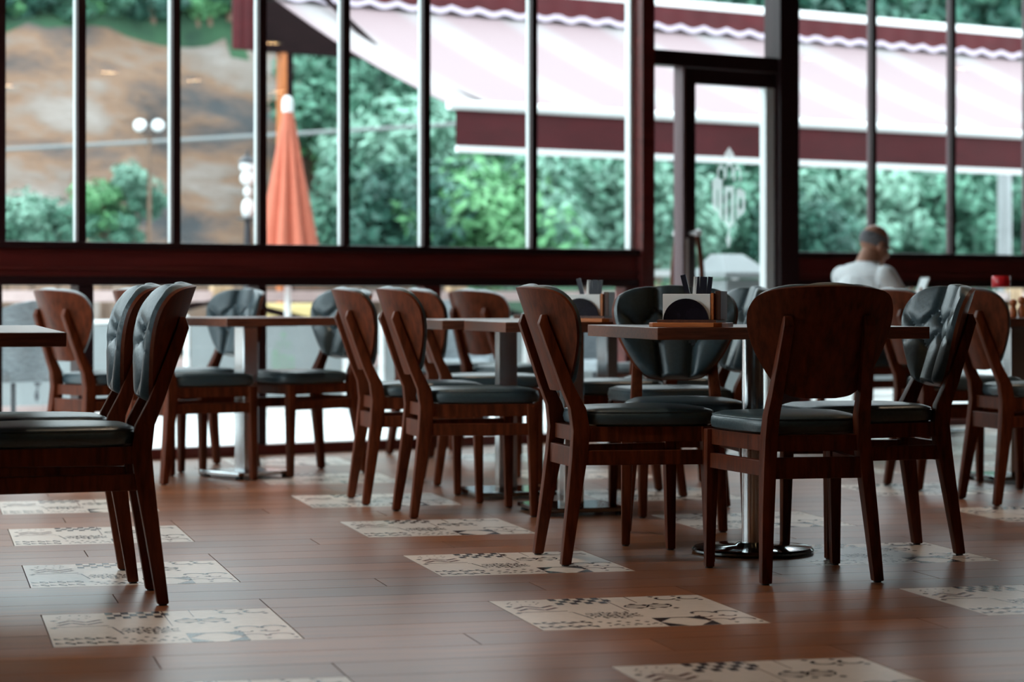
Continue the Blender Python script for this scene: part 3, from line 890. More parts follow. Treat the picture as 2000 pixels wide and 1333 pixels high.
# ================================================================== THE MAN
def build_man(p, deg):
    root = empty('person', (p[0], p[1], 0), deg)
    tag(root, 'balding man in a white shirt seated by the window looking at a phone', 'person')
    mb = MB()
    def ell(c, r, rot=None, seg=20, rg=14):
        vs, fs = [], []
        Rm = rot.to_matrix() if rot else Matrix.Identity(3)
        for i in range(rg + 1):
            th = PI * i / rg
            for k in range(seg):
                a = 2 * PI * k / seg
                q = Rm @ Vector((r[0] * math.sin(th) * math.cos(a), r[1] * math.sin(th) * math.sin(a), r[2] * math.cos(th)))
                vs.append(Vector(c) + q)
        for i in range(rg):
            for k in range(seg):
                k2 = (k + 1) % seg
                fs.append((i * seg + k, (i + 1) * seg + k, (i + 1) * seg + k2, i * seg + k2))
        mb.add(vs, fs)
    def limb(pts, rad): 
        mb.tube(pts, rad, 14)
        for q, r in zip(pts, rad): ell(q, (r, r, r), None, 14, 8)
    # local: +y is where he faces, seat surface at z .49
    from mathutils import Euler
    limb([(0, -.02, .58), (0, -.045, .72), (0, -.05, .86)], [.155, .150, .150])
    ell((0, -.02, .60), (.185, .15, .13)); ell((0, -.03, .74), (.175, .125, .17)); ell((0, -.035, .88), (.19, .12, .16))
    ell((0, -.045, .985), (.20, .095, .075))
    limb([(0, -.03, 1.0), (0, .015, 1.09)], [.070, .064])
    hd = Vector((0, .06, 1.158)); tilt = Euler((-.42, 0, -.12))
    T = tilt.to_matrix()
    def H(x, y, z): return hd + T @ Vector((x, y, z))
    ell(H(0, -.012, .028), (.077, .096, .092), tilt); ell(H(0, .022, -.04), (.060, .070, .078), tilt)
    ell(H(0, .080, -.085), (.028, .022, .022), tilt)                       # chin
    limb([H(0, .088, .012), H(0, .108, -.022)], [.010, .015])             # nose
    for s in (-1, 1):
        ell(H(s * .014, .098, -.026), (.009, .010, .008), tilt)
        ell(H(s * .030, .082, .020), (.022, .014, .008), tilt)             # brow
        ell(H(s * .078, -.006, -.012), (.010, .021, .032), tilt)           # ears
        ell(H(s * .036, .072, -.025), (.022, .02, .018), tilt)
    ell(H(0, .090, -.056), (.024, .010, .006), tilt); ell(H(0, .088, -.066), (.020, .010, .006), tilt)
    # arms to a phone held over the table edge
    hands = []
    for s in (-1, 1):
        sh = Vector((s * .185, -.03, .975)); el = Vector((s * .26, .10, .745 + .02)); wr = Vector((s * .085 + .05, .315, .835))
        limb([sh, sh.lerp(el, .5), el], [.066, .056, .047]); limb([el, el.lerp(wr, .45), wr], [.046, .041, .029])
        ph = Vector((.05, .385, .885))
        d = (Vector((.05 + s * .045, .37, .875)) - wr).normalized()
        palm = wr + d * .045
        ell(palm, (.020, .040, .034), Euler((.5, 0, -s * .2)))
        for f in range(4):
            b0 = palm + Vector((-s * .004, .030, .026 - f * .017)); t1 = b0 + Vector((-s * .018, .022, .008)); t2 = t1 + Vector((-s * .026, .004, .004))
            limb([b0, t1, t2], [.0095, .0085, .0075])
        b0 = palm + Vector((-s * .006, -.012, .022)); limb([b0, b0 + Vector((-s * .014, .012, .022)), b0 + Vector((-s * .026, .026, .026))], [.011, .010, .009])
    for s in (-1, 1):
        hip = Vector((s * .09, .0, .575)); kn = Vector((s * .115, .41, .545)); an = Vector((s * .115, .37, .10)); 
        limb([hip, hip.lerp(kn, .5), kn], [.098, .083, .062]); limb([kn, kn.lerp(an, .4), an], [.060, .056, .040])
        ell((s * .118, .44, .045), (.045, .125, .043))
    me = mb.mesh('body_raw', M['skin'])
    tmp = link('body_raw', me)
    rm = tmp.modifiers.new('r', 'REMESH'); rm.mode = 'VOXEL'; rm.voxel_size = .0065
    sm_ = tmp.modifiers.new('s', 'SMOOTH'); sm_.factor = .5; sm_.iterations = 4
    dg = bpy.context.evaluated_depsgraph_get()
    bme = bpy.data.meshes.new_from_object(tmp.evaluated_get(dg))
    bpy.data.objects.remove(tmp)
    bme.materials.clear()
    for k in ('skin', 'shirt', 'trouser', 'shoe'): bme.materials.append(M[k])
    el_ = [Vector((s * .26, .10, .765)) for s in (-1, 1)]
    for pl in bme.polygons:
        c = pl.center; pl.use_smooth = True
        i = 1
        if c.z > 1.045 + (.02 if c.y < .0 else -.03): i = 0
        elif c.z < .085 : i = 3
        elif c.z < .60 or (c.y > .12 and c.z < .66): i = 2
        else:
            if c.y > .145 and c.z > .7: i = 0
        pl.material_index = i
    body = link('body', bme, root)
    # hair fringe: a band over the back and sides of the skull
    hb = MB(); R, C = 9, 28; vs, fs = [], []
    for layer in (0, 1):
        for j in range(R):
            th = math.radians(74 + 46 * j / (R - 1))
            for i in range(C):
                a = math.radians(-205 + 230 * i / (C - 1))
                k = 1.0 + (.035 + .03 * math.sin(PI * j / (R - 1)) * math.sin(PI * i / (C - 1))) * layer
                q = Vector((.0765 * k * math.sin(th) * math.cos(a), .0955 * k * math.sin(th) * math.sin(a), .0915 * k * math.cos(th)))
                vs.append(H(q.x, q.y - .012, q.z + .028))
    n = R * C
    for j in range(R - 1):
        for i in range(C - 1):
            a = j * C + i
            fs.append((a, a + C, a + C + 1, a + 1)); fs.append((n + a, n + a + 1, n + a + C + 1, n + a + C))
    loop = list(range(C)) + [j * C + C - 1 for j in range(1, R)] + [(R - 1) * C + i for i in range(C - 2, -1, -1)] + [j * C for j in range(R - 2, 0, -1)]
    for a, b in zip(loop, loop[1:] + loop[:1]): fs.append((a, b, n + b, n + a))
    hb.add(vs, fs); hb.build('grey_hair', M['grey_hair'], root, smooth=True)
    # collar
    cl = MB(); ro, ri = [], []
    rings = []
    for z, r in ((1.005, .078), (1.045, .074), (1.060, .071), (1.058, .066), (1.01, .068)):
        rings.append([(r * math.cos(2 * PI * k / 24), -.022 + (z - 1.0) * .35 + r * 1.05 * math.sin(2 * PI * k / 24), z) for k in range(24)])
    cl.loft(rings, False); cl.build('shirt_collar', M['shirt'], root, smooth=True)
    # spectacles
    gl = MB()
    for s in (-1, 1):
        pts = [H(s * .032 + .022 * math.cos(2 * PI * k / 14), .104, -.002 + .017 * math.sin(2 * PI * k / 14)) for k in range(15)]
        gl.tube(pts, .0018, 6); gl.tube([H(s * .054, .102, .004), H(s * .080, .05, .006), H(s * .082, -.005, .006)], .002, 6)
    gl.tube([H(-.011, .105, .0), H(.011, .105, .0)], .0018, 6)
    gl.build('spectacles', M['iron'], root, smooth=True)
    for s in (-1, 1):
        MB().lathe([(.001, -.006), (.006, -.004), (.0075, 0), (.006, .004), (.001, .006)], 10).build('eye', M['globe'], root, smooth=True).location = H(s * .032, .082, .0)
    root.scale = (.985, .985, .985)
    bpy.context.view_layer.update()
    # phone, a thing of its own
    ph = empty('phone'); tag(ph, 'pale phone held up in the hands of the man in white', 'phone')
    Mx = root.matrix_basis @ Matrix.Translation((.05, .395, .90)) @ Matrix.Rotation(-.45, 4, 'X')
    ph.matrix_basis = Mx
    MB().box(-.037, .037, -.004, .004, -.07, .075).build('phone_body', M['white_plastic'], ph, bevel=.003)
    MB().box(-.033, .033, -.0052, -.0042, -.062, .067).build('screen', M['aluminium'], ph)
    return root
MD = WANG - PI / 2
mp = Vector((at(1694, 14.15), 14.15))
build_man(mp, MD)
fm = Vector((-math.sin(MD), math.cos(MD)))
chair(mp - fm * .255, math.degrees(MD), 'dark wooden chair the man in white sits on')

# ================================================================== OUTSIDE
def wl(s, o, z=0):
    p = WP(s, o); return (p.x, p.y, z)
# terrace
tr = wall_obj(MB().box(-9, 16, .08, 5.6, -.16, -.045).build('terrace', M['grout'])); tag(tr, 'pale stone terrace outside the windows', kind='structure')
SLB = 1.24
slab = MB().box(-SLB / 2 + .006, SLB / 2 - .006, -SLB / 2 + .006, SLB / 2 - .006, -.045, -.02).mesh('paving_slab', M['paving'])
for i in range(20):
    for jx in range(4):
        o = link('paving_slab', slab, tr); o.location = (-8.3 + i * SLB, .72 + jx * SLB, 0)
kb = wall_obj(MB().box(-9, 16, 5.25, 5.6, -.045, .07).build('kerb', M['kerb'], None, bevel=.01)); tag(kb, 'pinkish stone kerb along the terrace edge', kind='structure')
gd = wall_obj(MB().poly([(-60, .07), (-60, -40), (left_s(-40) - .3, -40), (left_s(.07) - .3, .07)], -.30, -.17).build('ground', M['paving'])); tag(gd, 'pale paved ground beside the building', kind='structure')
rd = wall_obj(MB().box(-30, 40, 5.62, 16, -.16, -.06).build('road', M['asphalt'])); tag(rd, 'grey road between the terrace and the hill', kind='structure')

# hillside : rock cut on one side, planted slope on the other
def noise(x, y, z=0):
    from mathutils import noise as nn
    return nn.noise(Vector((x, y, z)))
RS = 13.2
def hill_h(s, o):
    # o measured outwards from the window wall
    t = o - 15.2 - .5 * noise(s * .3, 1.7)
    if t < 0: return -.10
    ck = 1 / (1 + math.exp((s - RS) * 2.0))                # 1 in the rock part
    rock = min(1, t / 2.6) * (4.15 + .06 * max(0, s - 4) + .3 * noise(s * .25, 9)) + max(0, min(t, 7.0) - 2.6) * .45
    slope = min(t, 12.0) * .52
    hh = rock * ck + slope * (1 - ck)
    return hh + (.30 * noise(s * .9, o * .9, 2) + .14 * noise(s * 2.3, o * 2.3, 5)) * min(1, t)
vs, fs = [], []
NS, NO = 320, 130
for jx in range(NO + 1):
    o_ = 14.6 + (jx / NO) ** 1.5 * 42
    for i in range(NS + 1):
        s_ = -26 + 78 * i / NS
        ck = 1 / (1 + math.exp((s_ - RS) * 2.0))
        z = hill_h(s_, o_)
        vs.append((s_, o_ + .35 * noise(s_ * .8, z * 1.1, 3) * ck, z))
for jx in range(NO):
    for i in range(NS):
        a = jx * (NS + 1) + i; fs.append((a, a + 1, a + NS + 2, a + NS + 1))
hm = MB(); hm.add(vs, fs)
me = hm.mesh('hillside', [M['rock'], M['grass']], True)
for pl in me.polygons:
    c = pl.center
    if c.x > RS + .2 + .8 * noise(c.y, c.z) or c.y > 18.6 or c.z > 3.95 + .05 * max(0, c.x - 4) + .25 * noise(c.x * .5, 3): pl.material_index = 1
hl = wall_obj(link('hillside', me)); tag(hl, 'steep hillside with a bare brown rock cut and green slope', kind='structure')

# foliage
def foliage_mesh(name, clumps, per, leaf, m, flat=1.0, seed=1):
    rnd = random.Random(seed); vs, fs = [], []
    cs = []
    for _ in range(clumps):
        while True:
            q = Vector((rnd.uniform(-1, 1), rnd.uniform(-1, 1), rnd.uniform(-1, 1)))
            if .25 < q.length < .85: break
        cs.append((q, rnd.uniform(.24, .42)))
    for q, r in cs:
        for _ in range(per):
            d = Vector((rnd.gauss(0, 1), rnd.gauss(0, 1), rnd.gauss(0, 1))).normalized()
            p = q + d * r * rnd.uniform(.75, 1.05)
            p.z *= flat
            nrm = (d + Vector((rnd.gauss(0, .45), rnd.gauss(0, .45), rnd.gauss(0, .45) + .25))).normalized()
            a = nrm.orthogonal().normalized(); b = nrm.cross(a)
            ang = rnd.uniform(0, 2 * PI); a, b = a * math.cos(ang) + b * math.sin(ang), b * math.cos(ang) - a * math.sin(ang)
            L, W_ = leaf * rnd.uniform(.7, 1.3), leaf * rnd.uniform(.35, .6)
            k = len(vs); vs += [p - a * L, p + b * W_, p + a * L, p - b * W_]; fs.append((k, k + 1, k + 2, k + 3))
    mb = MB(); mb.v = [tuple(v) for v in vs]; mb.f = fs; mb.m = [0] * len(fs)
    me = bpy.data.meshes.new(name); me.from_pydata(mb.v, [], fs); me.materials.append(m)
    return me
FOL = {}
for k in 'abcd':
    FOL[k] = [foliage_mesh('foliage', 26, 110, .085, M['leaf_' + k], 1.0, sd) for sd in (1, 2)]
KIND = {'a': 'mid green', 'b': 'pale silvery green', 'c': 'deep green', 'd': 'bright green'}
def tree(px, py, Y, r, k, rz_=1.0, name='leafy_tree', where='on the slope across the road', i=0):
    """crown centre at pixel (px, py), distance Y, radius r, standing on the hill or ground below"""
    x = at(px, Y); z = hz(py, Y)
    q = to_wall((x, Y)); g = hill_h(q.x, q.y) if q.y > 15 else (-.06 if q.y > 5.6 else -.02)
    z = max(z, g + r * rz_ * .75)
    e = empty(name, (x, Y, g)); e.rotation_euler = (0, 0, random.uniform(0, 6))
    f = link('foliage', FOL[k][i % 2], e); f.location = (0, 0, z - g); f.scale = (r, r, r * rz_)
    MB().tube([(0, 0, -.15), (.05 * r, 0, (z - g) * .5), (0, .04 * r, z - g)], [.07 * r + .02, .05 * r + .015, .02 * r + .01], 7).build('trunk', M['bark'], e, smooth=True)
    return tag(e, KIND[k] + ' ' + where, 'tree' if 'tree' in name else 'shrub', 'plants ' + where)
i = 0
W_A = 'leafy tree on the slope behind the awning'
for px, py, Y, r, k in ((700, 190, 31, 1.15, 'a'), (760, 300, 29.5, 1.0, 'b'), (650, 250, 32, .8, 'd'), (860, 170, 33, 1.4, 'c'), (900, 330, 30, 1.15, 'b'),
                        (820, 420, 28.5, .95, 'c'), (700, 400, 29.5, .75, 'a'), (960, 420, 28.5, 1.0, 'd'), (1050, 350, 31, 1.2, 'a'), (1140, 400, 29.5, 1.1, 'b'),
                        (1230, 330, 31.5, 1.2, 'c'), (1290, 420, 30, .9, 'b'), (1370, 360, 33, 1.1, 'a'), (1440, 430, 31.5, .9, 'a'), (1580, 380, 33, 1.2, 'a'), (1560, 460, 31, .75, 'c'),
                        (1660, 420, 32, 1.05, 'b'), (1760, 390, 33.5, 1.15, 'b'), (1840, 430, 32.5, 1.0, 'a'), (1920, 390, 34, 1.2, 'c'), (2000, 440, 33, 1.1, 'a'), (2080, 380, 35, 1.3, 'c'),
                        (640, 60, 38, 1.3, 'c'), (760, 90, 37, 1.4, 'a'), (620, 150, 33.5, .8, 'c')):
    tree(px, py, Y, r, k, .95, 'leafy_tree', W_A, i); i += 1
W_B = 'tall tree high on the hill above the awning'
for px, py, Y, r, k in ((1330, 0, 42, 1.6, 'c'), (1440, 30, 43, 1.7, 'a'), (1560, 10, 43, 1.8, 'c'), (1680, 40, 44, 1.8, 'a'), (1800, 20, 45, 1.9, 'c'), (1920, 30, 45, 1.9, 'a'), (2040, 50, 46, 2.0, 'c'),
                        (1250, -40, 43, 1.7, 'a'), (1500, -70, 46, 2.0, 'a'), (1750, -70, 48, 2.1, 'c'), (1950, -60, 48, 2.1, 'c'), (2120, -20, 49, 2.2, 'a'), (1100, -60, 43, 1.8, 'c')):
    tree(px, py, Y, r, k, 1.0, 'leafy_tree', W_B, i); i += 1
W_C = 'bush growing along the top of the rock cut'
for px, py, Y, r, k in ((-60, 10, 35, 1.0, 'c'), (40, 20, 35, .8, 'c'), (130, 5, 35.5, .9, 'a'), (215, 15, 36, .75, 'a'), (300, 5, 36.5, .9, 'c'), (385, 25, 37, .7, 'd'), (450, 10, 37.5, .95, 'c'), (30, 45, 34, .3, 'd'), (180, 42, 34.6, .32, 'd'), (410, 45, 36, .32, 'd'), (520, 10, 38, 1.0, 'c')):
    Y = WP(ws(px, 17.75), 17.75).y
    tree(px, 22 if r > .4 else 48, Y, r * .55 if r > .4 else r * .8, k, .7, 'hill_bush', W_C, i); i += 1
W_D = 'shrub standing in front of the rock cut'
for px, py, Y, r, k in ((60, 425, 24.5, .42, 'b'), (115, 440, 24.5, .36, 'a'), (10, 450, 24.5, .35, 'a'), (200, 400, 24.2, .33, 'd'), (260, 350, 24.2, .27, 'b'), (215, 455, 24.2, .34, 'a'), (290, 395, 24.2, .22, 'a')):
    tree(px, py, Y, r, k, .9, 'garden_shrub', W_D, i); i += 1

# awning (wall frame, parallel to the window wall)
pf = WP(0)
zf = 16.6; a0 = Vector((at(880, zf), zf)); q0 = to_wall(a0)
s_l, o_f = q0.x, q0.y
s_r = ws(2060, o_f) + 4.2
ARUN = 2.54
h_f = hz(205, zf); 
pt = WP(s_l, o_f + ARUN); h_t = hz(-8, pt.y)
aw = empty('awning', (*WP(s_l, o_f), 0), WANG); tag(aw, 'large pale pink awning with dark red valance sloping towards the windows', 'awning')
LA = s_r - s_l
na = 40
vs = []; fs = []
for k, dz in enumerate((0, -.006)):
    for jx in range(9):
        t = jx / 8
        for i_ in range(na + 1):
            vs.append((LA * i_ / na, ARUN * t, h_f + (h_t - h_f) * t - .05 * math.sin(PI * t) + dz))
C = na + 1; n = 9 * C
for jx in range(8):
    for i_ in range(na):
        a = jx * C + i_; fs.append((a, a + 1, a + C + 1, a + C)); fs.append((n + a, n + a + C, n + a + C + 1, n + a + 1))
MB().add(vs, fs).build('canopy_fabric', M['awning'], aw, smooth=True)
MB().tube([(-.03, -.02, h_f), (LA + .03, -.02, h_f)], .036, 12).build('front_bar', M['white_trim'], aw, smooth=True)
# valance under the front bar
vh = .245
vs, fs = [], []
for k, dy in enumerate((-.022, -.018)):
    for jx in range(3):
        for i_ in range(61):
            x = LA * i_ / 60
            vs.append((x + .03, dy - .018 * math.sin(x * 4.1) * (jx / 2) - .004 * math.sin(x * 17) * jx, h_f - .034 - vh * jx / 2))
for k in (0, 1):
    for jx in range(2):
        for i_ in range(60):
            a = k * 183 + jx * 61 + i_; fs.append((a, a + 1, a + 62, a + 61))
MB().add(vs, fs).build('front_valance', M['red_fabric'], aw, smooth=True)
MB().box(0.03, LA + .03, -.045, -.012, h_f - .034 - vh - .045, h_f - .034 - vh).build('valance_hem', M['white_trim'], aw)
# hood with scalloped valance
MB().box(-.05, LA + .05, ARUN - .16, ARUN + .06, h_t + .15, h_t + .23).build('hood', M['white_trim'], aw, bevel=.02)
vs, fs = [], []
ns = 200
for i_ in range(ns + 1):
    x = -.03 + (LA + .06) * i_ / ns
    zb = h_t - .035 - .035 * abs(math.sin(x * PI / .26)) ** 1.0 + .03
    yy = ARUN - .17 - .012 * math.sin(x * 2 * PI / .26)
    vs += [(x, ARUN - .165, h_t + .16), (x, yy, zb + .028), (x, yy - .004, zb + .028), (x, yy - .004, zb - .018)]
for i_ in range(ns):
    a = i_ * 4; fs.append((a, a + 4, a + 5, a + 1))
sv = MB().add(vs, fs).build('scalloped_valance', M['red_fabric'], aw, smooth=True)
fs2 = [(i_ * 4 + 2, i_ * 4 + 6, i_ * 4 + 7, i_ * 4 + 3) for i_ in range(ns)]
MB().add(vs, fs2).build('scallop_braid', M['lilac_trim'], sv, smooth=True)
for x in (.35, LA - .35):
    MB().tube([(x, ARUN - .1, h_t + .06), (x, ARUN * .5, (h_t + h_f) / 2 - .12), (x, .02, h_f)], .022, 8).build('folding_arm', M['dark_wood'], aw, smooth=True)
MB().box(.0, LA + .3, ARUN + .06, ARUN + .2, h_t - .02, h_t + .16).build('back_beam', M['dark_wood'], aw, bevel=.01)
for x in (LA + .2,):
    MB().box(x - .05, x + .05, ARUN + .08, ARUN + .18, -.06, h_t).build('support_post', M['dark_wood'], aw)

# dark kiosk roof at the left end of the awning
kY = 21.0
ks = to_wall((at(505, kY), kY)); 
ko = empty('kiosk_roof', (*WP(ks.x, ks.y), 0), WANG); tag(ko, 'dark timber kiosk roof beyond the left end of the awning', 'kiosk')
ex = ws(850, ks.y) - ks.x
zb = hz(112, kY + .6)
MB().box(0, ex, 0, .12, zb, zb + .75).build('fascia', M['dark_wood'], ko)
MB().box(.45, ex, .12, .8, zb + .12, zb + .75).build('roof_deck', M['dark_wood'], ko)
px_ = ws(556, ks.y + .06) - ks.x
MB().box(px_ - .055, px_ - .005, .01, .11, -.10, zb).build('post', M['orange_wood'], ko)  # lit side of the single post, put in as orange wood
MB().box(px_ - .004, px_ + .065, .02, .12, -.10, zb).build('post', M['dark_wood'], ko)  # shaded side of the same post, put in as dark wood
rb = to_wall((at(478, 20.6), 20.6))
ro = empty('rolled_blind', (*WP(rb.x, rb.y), 0), WANG); tag(ro, 'dark red rolled side blind hanging from the kiosk roof', 'blind')
mb = MB()
zb2 = hz(97, 20.6)
for k in range(5):
    mb.lathe([(.03, zb2), (.034, zb2 + .03), (.032, zb + .6)], 10, (-.085 + .042 * k, .015 * (k % 2)))
mb.build('folded_cloth', M['red_fabric'], ro, smooth=True)
MB().box(-.12, .30, .0, .06, zb + .55, zb + .63).build('headrail', M['dark_wood'], ro)

# closed orange umbrella
up = G(546, 785); uY = up.y
um = empty('closed_umbrella', (at(562, uY), uY, -.06)); tag(um, 'closed orange garden umbrella with a white cap on the terrace edge', 'umbrella')
zt = hz(205, uY) + .06; zbm = zt - 1.45
rings = []
for jx in range(17):
    t = jx / 16; z = zt - 1.45 * t; R0 = .035 + .275 * t ** 1.05
    ring = []
    for k in range(96):
        a = 2 * PI * k / 96
        r = R0 * (1 - .34 * (1 - abs(math.sin(a * 4.5 + .3 * math.sin(a)))) * min(1, t * 3)) * (1 + .04 * math.sin(a * 3 + 1))
        ring.append((r * math.cos(a), r * math.sin(a), z))
    rings.append(ring)
MB().loft(rings, True).build('folded_canopy', M['orange_fabric'], um, smooth=True)
MB().lathe([(.045, zt - .06), (.047, zt), (.04, zt + .05), (.022, zt + .07), (.001, zt + .075)], 20).build('cap', M['white_plastic'], um, smooth=True)
MB().lathe([(.026, .05), (.026, zt - .1)], 14).build('pole', M['white_plastic'], um, smooth=True)
MB().lathe([(.24, 0), (.25, .02), (.24, .06), (.05, .09), (.04, .20), (.027, .22)], 24).build('base', M['white_plastic'], um, smooth=True)

# ornate lamp post
lY = 19.4
lp = empty('lamp_post', (at(484, lY), lY, -.06)); tag(lp, 'ornate dark lamp post with milky globes beside the orange umbrella', 'lamp post')
def zz(py): return hz(py, lY) + .06
MB().lathe([(.07, 0), (.075, .08), (.045, .14), (.035, zz(480)), (.028, zz(440)), (.020, zz(425))], 16).build('pole', M['iron'], lp, smooth=True)
for za, zb_, r in ((428, 388, .052), (385, 365, .036), (362, 335, .062), (338, 312, .070)):
    a, b = zz(za), zz(zb_); h = b - a
    MB().lathe([(r * .4, a), (r * .9, a + h * .25), (r, a + h * .5), (r * .85, a + h * .8), (r * .4, b)], 18).build('globe', M['globe'], lp, smooth=True)
MB().lathe([(.085, zz(430)), (.09, zz(427)), (.03, zz(424))], 18).build('collar', M['iron'], lp, smooth=True)
MB().lathe([(.078, zz(318)), (.05, zz(308)), (.012, zz(303)), (.016, zz(299)), (.001, zz(293))], 18).build('finial', M['iron'], lp, smooth=True)

# floodlights on a pole
fY = 24.0
fp = empty('floodlight_pole', (at(292, fY), fY, -.06)); tag(fp, 'thin pole with two white floodlight heads in front of the rock', 'floodlight')
zt = hz(262, fY) + .06
MB().lathe([(.026, 0), (.016, zt)], 10).build('pole', M['bark'], fp, smooth=True)
for sg in (-1, 1):
    h = MB().lathe([(.001, -.02), (.05, -.015), (.065, .01), (.055, .04), (.001, .055)], 16).build('lamp_head', M['globe'], fp, smooth=True)
    h.location = (sg * .088, -.03, zt + .08); h.scale = (1, 1, 1); h.rotation_euler = (1.25, sg * .5, 0)
    MB().tube([(0, 0, zt - .03), (sg * .05, -.01, zt + .02), (sg * .085, -.01, zt + .07)], .010, 6).build('bracket', M['iron'], fp)
# utility pole and cable
pY = 26.0
pp = empty('utility_pole', (at(1962, pY), pY, -.1)); tag(pp, 'pale concrete utility pole seen under the awning end', 'pole')
MB().lathe([(.085, 0), (.07, hz(140, pY))], 14).build('shaft', M['concrete'], pp, smooth=True)
MB().box(-.3, .3, -.03, .03, hz(160, pY), hz(155, pY) + .05).build('crossarm', M['concrete'], pp)
cpts = []
for k in range(41):
    px = -220 + (1962 + 220) * k / 40; Y = pY
    y = 290 - .0625 * px + (8 * math.sin(PI * k / 40))
    cpts.append((at(px, Y), Y, hz(y, Y)))
cb = MB().tube(cpts, .021, 6).build('overhead_cable', M['wire'], None, smooth=True); tag(cb, 'pale overhead cable crossing in front of the hill', 'cable')
p2 = empty('utility_pole', (at(-222, pY), pY, -.1)); tag(p2, 'pale concrete utility pole at the rock-cut end of the cable', 'pole')
MB().lathe([(.085, 0), (.07, hz(270, pY) + .1)], 14).build('shaft', M['concrete'], p2, smooth=True)

# cafe barriers with lettering
def text_mesh(s, size, name):
    cu = bpy.data.curves.new(name, 'FONT'); cu.body = s; cu.size = size; cu.extrude = .0008; cu.align_x = 'CENTER'
    o = bpy.data.objects.new(name, cu); COL.objects.link(o)
    dg = bpy.context.evaluated_depsgraph_get()
    me = bpy.data.meshes.new_from_object(o.evaluated_get(dg))
    bpy.data.objects.remove(o); me.materials.clear(); me.materials.append(M['ink'])
    return me
txt = {k: text_mesh(k, sz, 'lettering') for k, sz in (('XMV&FI', .085), ('SE', .14), ('L', .24), ('IZEI', .12), ('BU', .12))}
OB = 4.45
bs = ws(-60, OB); bw = 1.34; pos = []
labels = ['with the dark crest', 'with the green print', 'with the line of dark letters', 'with the tall letters', 'behind the first square-based table', 'across from the door', 'past the door', 'at the road end']
for k in range(8):
    s = bs + k * (bw + .32)
    b = empty('cafe_barrier', (*WP(s, OB), -.02), WANG); tag(b, 'pale grey canvas cafe barrier ' + labels[k] + ', on the terrace', 'barrier', 'cafe barriers')
    MB().box(.03, bw - .03, -.004, .004, .10, .66).build('canvas', M['barrier'], b)
    for x in (.0, bw):
        MB().lathe([(.14, 0), (.14, .012), (.02, .02), (.018, .72), (.001, .725)], 14, (x, 0)).build('post', M['white_plastic'], b, smooth=True)
    MB().tube([(0, 0, .68), (bw, 0, .68)], .014, 8).build('top_rail', M['white_plastic'], b, smooth=True)
    def put(key, x, z, sc=1.0, m='ink'):
        o = link('lettering', txt[key], b); o.location = (x, -.0055, z); o.rotation_euler = (PI / 2, 0, 0); o.scale = (sc,) * 3
    if k == 0:
        emblem(.00075, .50, .40, -.0056).build('crest', M['ink'], b); put('BU', .50, .56)
    elif k == 1:
        put('SE', .55, .22)
        emblem(.0006, .80, .38, -.0056).build('crest', M['leaf_print'], b)
    elif k == 2:
        put('XMV&FI', .62, .28); put('L', .78, .42); emblem(.0003, .62, .2, -.0056).build('crest', M['leaf_print'], b)
    elif k == 3:
        put('IZEI', .5, .22, 1.2)
    else:
        emblem(.00075, .60, .38, -.0056).build('crest', M['ink'], b)
# rail fence with cross braces beyond the barriers, with a yellow canvas
OF = 6.6
for k in range(6):
    s = ws(-80, OF) + k * 2.34
    f = empty('rail_fence', (*WP(s, OF), -.06), WANG); tag(f, 'pale timber rail fence bay with crossed braces beyond the barriers', 'fence', 'rail fence bays')
    for x in (0, 2.24): MB().box(x - .04, x + .04, -.04, .04, 0, 1.0).build('post', M['fence_wood'], f)
    for z in (.30, .86): MB().box(.04, 2.2, -.025, .025, z, z + .09).build('rail', M['kerb'], f)
    for a, b in (((.06, .39), (2.18, .86)), ((.06, .86), (2.18, .39))):
        MB().tube([(a[0], .0, a[1]), (b[0], .0, b[1])], .03, 6).build('brace', M['dark_wood'], f)
yc = empty('canvas_cover', (*WP(ws(585, 7.0), 7.0), -.06), WANG); tag(yc, 'yellow canvas cover over a stack beyond the fence', 'cover')
MB().loft([[(-.5, 0, 0), (.5, 0, 0), (.5, .5, 0), (-.5, .5, 0)], [(-.48, .02, .7), (.48, .02, .7), (.48, .48, .7), (-.48, .48, .7)], [(-.3, .1, .84), (.3, .1, .84), (.3, .4, .84), (-.3, .4, .84)]]).build('canvas', M['yellow'], yc, bevel=.03)

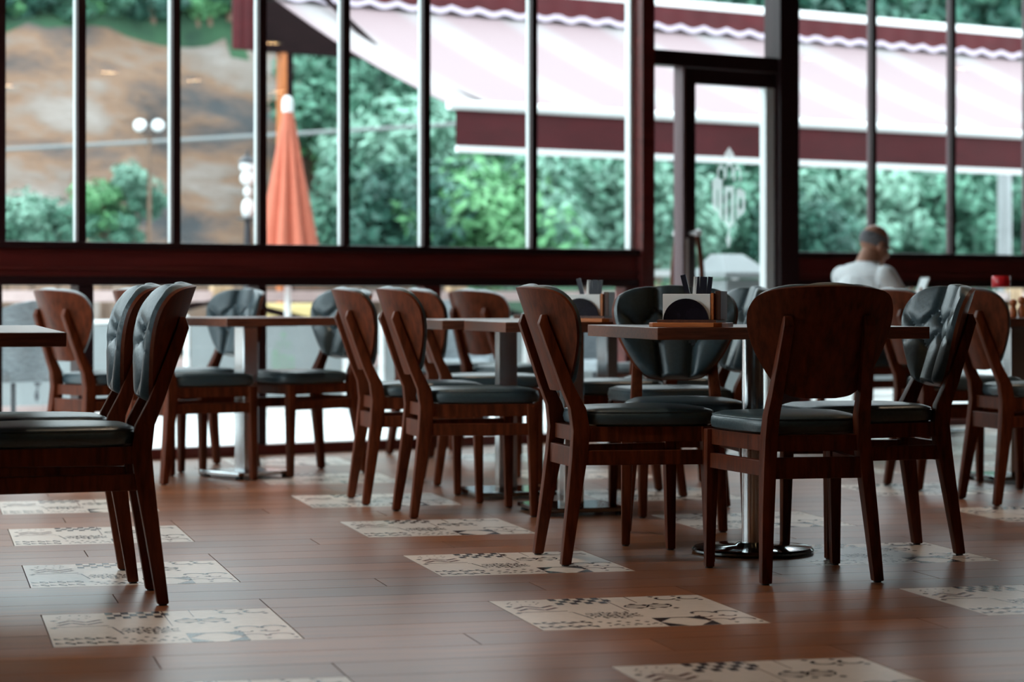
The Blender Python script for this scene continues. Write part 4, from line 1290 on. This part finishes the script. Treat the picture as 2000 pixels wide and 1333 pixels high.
# outdoor wicker chair and white chairs/tables on the terrace
def wicker(p, rz, lab):
    e = empty('wicker_chair', (*p, -.02), rz); tag(e, lab, 'chair', 'outdoor wicker chairs')
    MB().box(-.24, .24, -.22, .24, .38, .45).build('seat', M['wicker'], e, bevel=.02)
    rings = []
    for k in range(15):
        a = PI + PI * k / 14
        x, y = .27 * math.cos(a), .02 + .27 * math.sin(a)
        nx, ny = math.cos(a) * .018, math.sin(a) * .018
        rings.append([(x - nx, y - ny, .40), (x + nx, y + ny, .40), (x + nx * 1.2, y + ny * 2.2, .84 - .16 * (1 - math.sin(PI * k / 14))), (x - nx * .5, y + ny * .5, .84 - .16 * (1 - math.sin(PI * k / 14)))])
    MB().loft(rings).build('curved_back', M['wicker'], e, smooth=True)
    for sx in (-1, 1):
        for sy in (-1, 1): MB().tube([(sx * .21, sy * .19, .39), (sx * .23, sy * .21, 0)], .016, 8).build('leg', M['iron'], e)
wicker(WP(ws(12, 1.5), 1.5), WANG + .3, 'grey wicker armchair outside the pane behind the long dark table')
wicker(WP(ws(880, 1.9), 1.9), WANG + 2.6, 'grey wicker armchair outside near the door post')
wicker(WP(ws(1165, 1.3), 1.3), WANG + 3.3, 'grey wicker armchair outside right beside the glazed door')

# white lectern by the entrance, planter beside it
ls = to_wall((at(1430, 17.0), 17.0))
le = empty('menu_lectern', (*WP(ls.x, ls.y), -.02), WANG); tag(le, 'white menu lectern with sloping top outside the glazed door', 'lectern')
MB().loft([[(-.17, -.14, 0), (.17, -.14, 0), (.17, .14, 0), (-.17, .14, 0)], [(-.17, -.14, .98), (.17, -.14, .98), (.17, .14, .98), (-.17, .14, .98)]]).build('cabinet', M['grey_white'], le, bevel=.008)
MB().loft([[(-.21, -.18, .99), (.21, -.18, .99), (.21, .18, .99), (-.21, .18, .99)], [(-.21, -.18, 1.03), (.21, -.18, 1.03), (.21, .18, 1.03), (-.21, .18, 1.03)], [(-.10, .0, 1.16), (.10, .0, 1.16), (.10, .12, 1.16), (-.10, .12, 1.16)]]).build('sloping_top', M['grey_white'], le, bevel=.006)
pl_s = to_wall((at(1292, 16.6), 16.6))
pe = empty('flower_box', (*WP(pl_s.x, pl_s.y), -.02), WANG); tag(pe, 'low green hedge in a white box outside the sidelight', 'planter')
MB().box(-.35, .35, -.14, .14, 0, .62).build('box', M['white_plastic'], pe, bevel=.01)
f = link('foliage', FOL['d'][0], pe); f.location = (0, 0, .75); f.scale = (.36, .16, .24)
rs = empty('terrace_rail', (*WP(ws(1262, 3.6), 3.6), -.02), WANG); tag(rs, 'white handrail on slim posts seen through the sidelight', 'railing')
MB().box(-.1, 1.9, -.03, .03, 1.02, 1.07).build('handrail', M['white_plastic'], rs, bevel=.008)
for x in (0, .9, 1.8): MB().box(x - .02, x + .02, -.02, .02, 0, 1.02).build('post', M['white_plastic'], rs)
